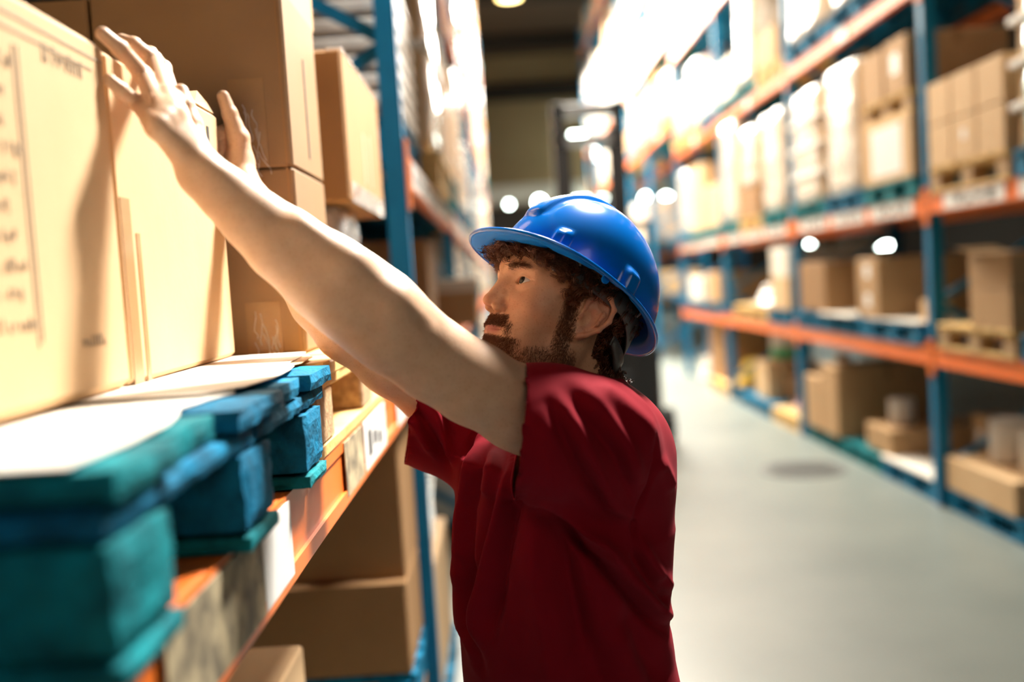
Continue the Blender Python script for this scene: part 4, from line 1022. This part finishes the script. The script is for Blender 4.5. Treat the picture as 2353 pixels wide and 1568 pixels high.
# --- skin
hc = from_head((0, 0, 0))
V1, Q1 = polygonize(sd_head, hc-np.array([.16, .15, .19]), hc+np.array([.16, .14, .17]), .0014)
V2, Q2 = polygonize(sd_arm_l, (-.50, 1.05, 1.38), (.20, 1.40, 2.06), .0024)
V3, Q3 = polygonize(sd_arm_r, (-.56, 1.42, 1.36), (.05, 1.70, 2.03), .0026)
def sd_lower(p):
    d = sd_torso(p, .034); d = smax(d, .80-p[:, 2], .05); d = smax(d, p[:, 2]-(RZ[-1]-.03), .04)
    return smin(d, chain(p, [(SHL, .060), (Y(1360, 1030, 1.43), .062), (SHR, .055)], .03), .03)
V4, Q4 = polygonize(sd_lower, (-.2, 1.15, .74), (.40, 1.72, 1.62), .009)
LEGC = np.interp(.95, RZ, RXc)
HIPX = RXc[0]
def sd_leg(p, g, grow=0.):
    hip = np.array([HIPX, 1.43, .86])+TS*.095*g; kn = np.array([HIPX-.035+.02*g, 1.43, .48])+TS*.10*g; an = np.array([HIPX+.03, 1.43, .10])+TS*.105*g
    return chain(p, [(hip, .088+grow), (kn, .060+grow), (an, .042+grow)], .03)
V5 = []; Q5 = []
for g in (-1, 1):
    v, q = polygonize(lambda p: sd_leg(p, g), (-.25, 1.0, .02), (.50, 1.86, .99), .010); V5.append(v); Q5.append(q)
parts = [(V1, Q1), (V2, Q2), (V3, Q3), (V4, Q4), (V5[0], Q5[0]), (V5[1], Q5[1])]
VV = np.concatenate([v for v, q in parts]); n0 = 0; QQ = []
for v, q in parts: QQ.append(q+n0); n0 += len(v)
body = add_part('body', VV, np.concatenate(QQ), Mt['skin'])
# natural colouring of the skin: lips, ears, nose, hair roots
qh = to_head(VV); f_, s_, u_ = qh[:, 0], np.abs(qh[:, 1]), qh[:, 2]
ish = np.arange(len(VV)) < len(V1)
col = np.tile(np.array([.72, .46, .295]), (len(VV), 1))
col[ish] = (.74, .41, .245)
def blend(w, c): global col; w = (np.clip(w, 0, 1)*ish)[:, None]; col = col*(1-w)+np.array(c)*w
lip = np.exp(-((u_+.0425)/.0072)**4)*np.exp(-(s_/.024)**6)*(f_ > .085); blend(lip*.95, (.40, .13, .10))
blend(np.exp(-(np.hypot(f_-.085, u_+.005)/.022)**2)*.35*(s_ > .02), (.60, .23, .14)); blend((s_ > .077)*(f_ < .012)*.45, (.62, .24, .16))
blend(np.exp(-(np.linalg.norm(qh-[.112, 0, -.008], axis=1)/.012)**2)*.4, (.60, .22, .14))
def beard_w(f, s, u):
    """beard density over the face"""
    w = np.zeros(len(f)); sm = lambda x, a, b: np.clip((x-a)/(b-a), 0, 1)
    side = sm(.038-f, 0, .012)*sm(f, .010, .017)*sm(.030-u, 0, .01)*(s > .045)
    jawline = -.050-.28*np.clip(f-.03, 0, .05)
    low = sm(jawline-u, -.006, .010)*sm(f, -.006, .006)*sm(u, -.125, -.105)
    mous = sm(f, .083, .090)*sm(-.0185-u, 0, .004)*sm(u, -.0385, -.0365)*sm(.032-s, 0, .006)
    corner = .7*np.exp(-((s-.033)/.0050)**2)*sm(-.026-u, 0, .006)*sm(f, .066, .074)
    chin = sm(-.0490-u, 0, .004)*sm(f, .072, .085)
    w = np.maximum.reduce([side, low*.62, mous, corner*.8, chin*.9])
    return w*(1-np.exp(-((u+.0425)/.0060)**4)*np.exp(-(s/.0255)**6)*(f > .08))
HLX = [-.13, -.075, -.06, -.035, -.030, .014, .0165, .027, .033, .055, .075, .090, .12]; HLU = [-.085, -.080, -.062, -.040, .030, .036, -.010, -.010, .052, .062, .069, .074, .080]
def scalp(f, s, u): return (u > np.interp(f, HLX, HLU)) & (((f > -.03) | (u > -.085)))
bw = beard_w(f_, s_, u_); blend(bw*.40, (.30, .13, .06))
ear_z = (np.hypot(f_+.006, (u_-.004)*.9) < .038) & (s_ > .069)
sc = scalp(f_, s_, u_) & ~ear_z; blend(sc*.85, (.07, .025, .012))
ca = body.data.color_attributes.new('tint', 'FLOAT_COLOR', 'POINT'); ca.data.foreach_set('color', np.c_[col, np.ones(len(col))].astype(np.float32).ravel())
# --- eyes
for g in (1, -1):
    c = from_head(EYE*[1, g, 1]); gz = np.array([.93, .12 if g > 0 else .12, .16]); gz /= np.linalg.norm(gz); gw = gz@HM
    b = MB(); b.lathe((0, 0, 0), [(ER*math.sin(a), -ER*math.cos(a)) for a in np.linspace(.02, math.pi-.02, 18)], 26)
    ey = b.build('eye', Mt['sclera'], person, smooth=True, loc=tuple(c-np.array(person.location))); ey.rotation_euler = Vector(gw).to_track_quat('Z', 'Y').to_euler(); KIDS.setdefault(person, []).append(ey)
    b = MB(); b.lathe((0, 0, 0), [((ER+.0003)*math.sin(a), (ER+.0003)*math.cos(a)) for a in np.linspace(.50, .02, 6)], 24); part(b, 'iris', Mt['iris'], ey, smooth=True)
# --- shirt
def shirt_cut(p): return np.maximum(sd_shirt(p), cuts(p))
V, Q = polygonize(shirt_cut, (-.24, 1.10, .82), (.36, 1.75, 1.66), .0042)
capv = (cuts(V) > sd_shirt(V)-.0006) | on_cap(V)
Q = Q[~capv[Q].all(1)]
used = np.unique(Q); mp_ = -np.ones(len(V), int); mp_[used] = np.arange(len(used)); V = V[used]; Q = mp_[Q]
for cc_, nn_, rr_, sd0 in ((CUFL[0], CUFL[1], .13, 1), (CUFR[0], CUFR[1], .11, -1)):
    pd = (V-cc_)@nn_; w_ = (np.abs(pd) < .0048) & (np.linalg.norm(V-cc_, axis=1) < rr_) & ((V[:, 1] < 1.36) if sd0 > 0 else (V[:, 1] > 1.42))
    V = np.where(w_[:, None], V-nn_*pd[:, None], V)
e = .004; N = np.stack([sd_shirt(V+e*a)-sd_shirt(V-e*a) for a in np.eye(3)], -1); N /= np.linalg.norm(N, axis=1)[:, None]+1e-9
face = np.clip(-N[:, 1]*1.3+.35, 0, 1)
V = V+N*(fold_disp(V)*face)[:, None]
# soft cloth unevenness
ph = V*[[60, 55, 30]]
V = V+N*(.0011*np.sin(ph[:, 0]+1.3*np.sin(ph[:, 2]))*np.sin(ph[:, 1]*.7+ph[:, 2]))[:, None]
sh = add_part('shirt', V, Q, Mt['shirt'])
md = sh.modifiers.new('thickness', 'SOLIDIFY'); md.thickness = .0022; md.offset = -1
# --- trousers and shoes
def sd_tr(p):
    d = smin(sd_leg(p, 1, .018), sd_leg(p, -1, .018), .015); hp = sd_torso(p, .004); hp = smax(hp, np.abs(p[:, 2]-.90)-.12, .03)
    return smax(smin(d, hp, .05), .055-p[:, 2], .004)
V, Q = polygonize(sd_tr, (-.25, 1.0, .03), (.50, 1.86, 1.03), .010); add_part('trousers', V, Q, Mt['denim'])
for g in (-1, 1):
    an = np.array([HIPX+.03, 1.43, 0])+TS*.105*g
    def sd_sh(p):
        d = chain(p, [(an+TF*-.03+[0, 0, .045], .040), (an+TF*.08+[0, 0, .038], .042), (an+TF*.17+[0, 0, .030], .034)], .02); d = smin(d, cap(p, an+[0, 0, .05], an+[0, 0, .11], .043, .043), .02)
        return smax(d, .001-p[:, 2], .006)
    V, Q = polygonize(sd_sh, an-[.3, .3, .02], an+[.3, .3, .2], .007); add_part('shoe', V, Q, Mt['shoe'])
# --- strands
def strands(paths, r0, r1):
    """paths (n, k, 3) -> tapered triangular tubes"""
    n, k, _ = paths.shape
    T = np.gradient(paths, axis=1); T /= np.linalg.norm(T, axis=2, keepdims=True)+1e-9
    ref = np.array([.31, .52, .79]); A = np.cross(T, ref); A /= np.linalg.norm(A, axis=2, keepdims=True)+1e-9; B_ = np.cross(T, A)
    rad = np.linspace(r0, r1, k)[None, :, None]
    V = np.stack([paths+rad*(math.cos(a)*A+math.sin(a)*B_) for a in (0, 2.094, 4.189)], 2)   # n,k,3,3
    base = np.arange(n)[:, None]*k*3+np.arange(k-1)[None, :]*3
    Q = []
    for j in range(3):
        j2 = (j+1) % 3; Q.append(np.stack([base+j, base+j2, base+3+j2, base+3+j], -1).reshape(-1, 4))
    return V.reshape(-1, 3), np.concatenate(Q)
rg = np.random.default_rng(5)
hv = V1; hq = to_head(hv); e = .003
def normals(p): 
    N = np.stack([sd_head(p+e*a)-sd_head(p-e*a) for a in np.eye(3)], -1); return N/(np.linalg.norm(N, axis=1)[:, None]+1e-9)
# helmet frame
KO = np.array([.0963, 1.4327, 1.6834]); KF = np.array([-.67916, -.41530, .60520]); KS = np.array([.52006, -.85412, -.0025]); KU = np.array([.51796, .31304, .79607]); KM = np.stack([KF, KS, KU])
K_AB, K_AF, K_B, K_H, K_Q, K_P, K_DF = .1603, .1615, .1169, .1299, -.5346, .6182, .1189
def in_helmet(p):
    q = (p-KO)@KM.T; z = q[:, 2]-K_Q*q[:, 0]**2
    a = np.where(q[:, 0] > 0, K_DF, K_AB-.014); return q, z, a
f1, s1, u1 = hq[:, 0], np.abs(hq[:, 1]), hq[:, 2]
earz = (np.hypot(f1+.006, (u1-.004)*.9) < .038) & (s1 > .064)
cand = np.nonzero(scalp(f1, s1, u1) & ~earz)[0]
qk, zk, ak = in_helmet(hv)
low = cand[zk[cand] < .020]
def curls(idx, nper, length, crad, turns, r0, down=.6, k=16):
    R0 = hv[idx]; Nn = normals(R0); P = []; st0 = rg.integers(1 << 30)
    for _ in range(nper):
        own = np.random.default_rng(st0); n = len(R0); L = length*own.uniform(.6, 1.25, n)[:, None]*rg.uniform(.88, 1.08, n)[:, None]
        flow = (np.array([0, 0, -1.])*down if down > .85 else HU*-down)+HF*np.where(to_head(R0)[:, :1] > .03, .45, -.25)+own.normal(0, .30, (n, 3))+rg.normal(0, .05, (n, 3))
        dr = Nn*.45+flow; dr /= np.linalg.norm(dr, axis=1)[:, None]
        a = np.cross(dr, [.3, .2, .9]); a /= np.linalg.norm(a, axis=1)[:, None]; c = np.cross(dr, a)
        ph = own.uniform(0, 6.28, n)[:, None]+rg.normal(0, .22, n)[:, None]; tt = np.linspace(0, 1, k)[None]; cr = crad*own.uniform(.6, 1.4, n)[:, None]*rg.uniform(.8, 1.2, n)[:, None]
        om = turns*6.28*own.uniform(.7, 1.3, n)[:, None]
        env = np.minimum(1, tt*4); root = R0+rg.normal(0, .0012, (n, 3))
        bend = Nn*-.30
        P.append(root[:, None]+dr[:, None]*(L*tt)[..., None]+Nn[:, None]*(.006*tt)[..., None]+bend[:, None]*(L*tt**2*.45)[..., None]+a[:, None]*(cr*env*np.cos(ph+om*tt))[..., None]+c[:, None]*(cr*env*np.sin(ph+om*tt))[..., None])
    return np.concatenate(P)
def pick(w_idx, n): return rg.choice(w_idx, n)
bk = low[(f1[low] < -.03)]; fr = low[(f1[low] > .055)]; sd_ = low[(f1[low] <= .055) & (f1[low] >= -.03)]
P = [curls(pick(fr, 330), 11, .032, .0062, 1.5, 0, down=.35), curls(pick(sd_, 430), 10, .022, .0050, 1.3, 0, down=.8), curls(pick(bk, 420), 9, .020, .0060, 1.2, 0, down=.9)]
nape = np.nonzero((f1 < -.045) & (u1 < -.055) & (u1 > -.100) & (s1 < .065))[0]
P.append(curls(pick(nape, 200), 11, .022, .0080, 1.2, 0, down=1.1))
P = np.concatenate(P)
# keep curls inside the shell
flat = P.reshape(-1, 3); q, z, a = in_helmet(flat); inside = z > -.004
rr = np.sqrt((q[:, 0]/(a-.010))**2+(q[:, 1]/(K_B-.022))**2+(np.clip(z, 0, 1)/(K_H-.010))**2)
sc_ = np.where(inside & (rr > 1), 1/rr, 1); q2 = q.copy(); q2[:, :2] *= sc_[:, None]; q2[:, 2] = np.where(inside, z*sc_+K_Q*q2[:, 0]**2, q[:, 2])
P = (KO+q2@KM).reshape(P.shape)
V, Q = strands(P, .00048, .00028); add_part('hair', V, Q, Mt['hair'], smooth=True)
# beard and moustache
bwh = beard_w(f1, s1, u1); far = hq[:, 1] < -.03
pr = bwh*(bwh > .12); pr[far] *= .3; pr /= pr.sum()
ix = rg.choice(len(hv), 30000, p=pr); R0 = hv[ix]; Nn = normals(R0); n = len(R0); hqq = to_head(R0)
L = rg.uniform(.0025, .0062, n)*(.6+.5*np.clip(bwh[ix]*1.4, 0, 1))
dr = Nn*.42+(-HU)*.70+HF*.16+rg.normal(0, .24, (n, 3)); dr /= np.linalg.norm(dr, axis=1)[:, None]
tt = np.linspace(0, 1, 4)[None]; crv = rg.normal(0, .16, (n, 3))-Nn*.25
P = R0[:, None]+dr[:, None]*(L[:, None]*tt)[..., None]+crv[:, None]*(L[:, None]*tt**2)[..., None]*.6
V, Q = strands(P, .00019, .00007); add_part('beard', V, Q, Mt['beard'])
# eyebrows
for g in (1, -1):
    n = 520; t = rg.beta(1.3, 1.5, n); u0 = .0450+.0050*np.sin(t*2.6)+rg.normal(0, .0027, n)*(1.15-t*.6); s0 = (.012+.036*t)
    base = np.stack([.13*np.ones(n), s0*g, u0], 1)
    # march onto the skin
    p = from_head(base)
    for _ in range(30): p = p-HF*np.clip(sd_head(p), 0, .02)[:, None]*.9
    Nn = normals(p); d = (HS*g)*.9+HU*(.35-.7*t)[:, None]+Nn*.25+rg.normal(0, .18, (n, 3)); d /= np.linalg.norm(d, axis=1)[:, None]
    P = p[:, None]+d[:, None]*(np.linspace(0, 1, 4)[None]*rg.uniform(.005, .009, n)[:, None])[..., None]
    V, Q = strands(P, .00015, .00006); add_part('eyebrow', V, Q, Mt['beard'])
tag(person, 'bearded man in crimson T-shirt reaching both hands to the pale boxes on the shelf', 'person')

# ------------------------------------------------------------------ hard hat
hat = empty('hard_hat', tuple(KO))
hat.matrix_world = Matrix(((KF[0], KS[0], KU[0], KO[0]), (KF[1], KS[1], KU[1], KO[1]), (KF[2], KS[2], KU[2], KO[2]), (0, 0, 0, 1)))
NT, NP = 192, 56
def shell(th, ph, off=0.):
    ct, st = math.cos(th), math.sin(th); A = (K_DF if ct > 0 else K_AB-.014)-off; B_ = K_B-.012-off; e_ = .9
    cp = max(math.cos(ph), 0)**e_; x = A*ct*cp; y = B_*st*cp; z = (K_H-off)*math.sin(ph)**e_; xr = A*ct
    z += K_Q*xr*xr*math.cos(ph)
    n = Vector((x/A**2, y/B_**2, z/K_H**2)).normalized()
    d = 0.
    if off == 0:
        zz = math.sin(ph)
        sm = lambda v: max(0., min(1., v))**2*(3-2*max(0., min(1., v)))
        d += .0050*sm((.026-abs(y))/.009)*sm((zz-.34)/.12)                      # central ridge
        d -= .0016*sm((.040-abs(y))/.010)*sm((zz-.34)/.12)*(1-sm((.026-abs(y))/.009))
        for t0, wd_, hh, am in BOSS:
            dt = (th-t0+math.pi) % (2*math.pi)-math.pi
            d += am*sm((wd_-abs(dt))/(wd_*.45))*sm((hh-zz)/(hh*.45))
    return (x+n.x*d, y+n.y*d, z+n.z*d)
BOSS = [(T0*g, .115, .26, .0125) for T0 in (BOSS_T1, BOSS_T2) for g in (1, -1)] if 'BOSS_T1' in globals() else [(g*t0, .11, .27, .0125) for t0 in (.74, 1.693) for g in (1, -1)]
b = MB(); vs = []
rimo = lambda th: ((K_AF*abs(math.cos(th))**K_P if math.cos(th) > 0 else -K_AB*abs(math.cos(th))), K_B*math.sin(th))
NR = 7
for i in range(NR):                                                    # brim, from the edge inwards
    w = i/NR
    for k in range(NT):
        th = 2*math.pi*k/NT; xo, yo = rimo(th); xi, yi, zi = shell(th, .015)
        x = xo+(xi-xo)*w; y = yo+(yi-yo)*w; zr = K_Q*x*x; vs.append((x, y, zr+(zi-K_Q*xi*xi)*w*w-.0035*math.sin(w*math.pi)*(1 if math.cos(th) > .3 else .3)))
for i in range(NP):
    ph = .015+(math.pi/2-.03)*i/(NP-1)
    for k in range(NT): vs.append(shell(2*math.pi*k/NT, ph))
top = len(vs); vs.append((0, 0, K_H+.005))
fs = []
for i in range(NR+NP-1):
    for k in range(NT): a = i*NT+k; c = i*NT+(k+1) % NT; fs.append((a, c, c+NT, a+NT))
for k in range(NT): fs.append(((NR+NP-1)*NT+k, (NR+NP-1)*NT+(k+1) % NT, top))
b.add(vs, fs); so = part(b, 'shell', [Mt['helmet'], Mt['helmet_in']], hat, smooth=True)
md = so.modifiers.new('thickness', 'SOLIDIFY'); md.thickness = .0026; md.offset = -1; md.material_offset = 1; md.material_offset_rim = 1
b = MB(); vs = []; fs = []                                             # rolled edge
for k in range(NT):
    th = 2*math.pi*k/NT; xo, yo = rimo(th); zr = K_Q*xo*xo; nrm = Vector((xo, yo*1.6, 0)).normalized()
    for j in range(8):
        a = j*math.pi/4; vs.append((xo+nrm.x*.0022*math.cos(a), yo+nrm.y*.0022*math.cos(a), zr-.0012+.0034*math.sin(a)))
for k in range(NT):
    for j in range(8): a = k*8+j; c = k*8+(j+1) % 8; d = ((k+1) % NT)*8; fs.append((a, c, d+(j+1) % 8, d+j))
b.add(vs, fs); part(b, 'rim_edge', Mt['helmet'], hat, smooth=True)
# head band of the suspension
b = MB(); vs = []; fs = []; NB = 72
for k in range(NB):
    th = 2*math.pi*k/NB; ct, st = math.cos(th), math.sin(th); back = max(0, -ct)
    x = -.012+(.104 if ct > 0 else .112)*ct; y = .0865*st
    z0 = -.020-.030*back**1.5+(.006*math.sin(th*4) if back > .2 else 0); z1 = z0+.026+.020*back
    for xx, yy, zz in ((x, y, z0), (x, y, z1), (x*.975, y*.975, z1), (x*.975, y*.975, z0)): vs.append((xx, yy, zz))
for k in range(NB):
    for j in range(4): a = k*4+j; c = k*4+(j+1) % 4; d = ((k+1) % NB)*4; fs.append((a, c, d+(j+1) % 4, d+j))
b.add(vs, fs); part(b, 'head_band', Mt['strap'], hat, smooth=True)
for th in (.95, 2.3, -.95, -2.3):
    b = MB(); ct, st = math.cos(th), math.sin(th); p0 = Vector((-.012+.106*ct, .088*st, .0)); p1 = Vector(shell(th, .30, .006)); p2 = Vector(shell(th, .9, .012))
    b.beam(p0, p1, .018, .0015); b.beam(p1, p2, .018, .0015); part(b, 'suspension_strap', Mt['strapl'], hat)
b = MB()                                                                # nape strap with adjuster
vs = []; fs = []
for k in range(25):
    th = math.pi*.62+math.pi*.76*k/24; ct, st = math.cos(th), math.sin(th); w = math.sin(math.pi*k/24)
    x = -.012+.112*ct-.004; y = .086*st; z1 = -.048-.012*w; z0 = z1-.014-.020*w+.010*math.cos(k*.9)*w
    for q_ in ((x, y, z0), (x, y, z1), (x+.003, y*.97, z1), (x+.003, y*.97, z0)): vs.append(q_)
for k in range(24):
    for j in range(4): a = k*4+j; c = k*4+(j+1) % 4; fs.append((a, c, c+4, a+4))
fs += [(0, 1, 2, 3), (96, 99, 98, 97)]
b.add(vs, fs); part(b, 'nape_strap', Mt['strap'], hat, smooth=True)
b = MB(); p = shell(1.44, .0); b.lathe((p[0]+.006, p[1]+.008, p[2]-.006), [(.0028, -.0015), (.0058, -.0015), (.0058, .0015), (.0028, .0015)], 20, axis='Y'); part(b, 'strap_loop', Mt['helmet'], hat)
tag(hat, 'glossy blue hard hat tipped back on the bearded man\'s head', 'hard hat')

# repeats share a group phrase
GP = {'pallet': 'pallets on the racks', 'wrapped goods': 'wrapped loads on the racks', 'box': 'cartons on the racks', 'lamp': 'far lamps', 'drum': 'drums and jugs on the right rack', 'sheet': 'sheets laid on pallets'}
for o in COL.objects:
    if o.parent is None and o.get('category') in GP and not o.get('group'): o['group'] = GP[o['category']]
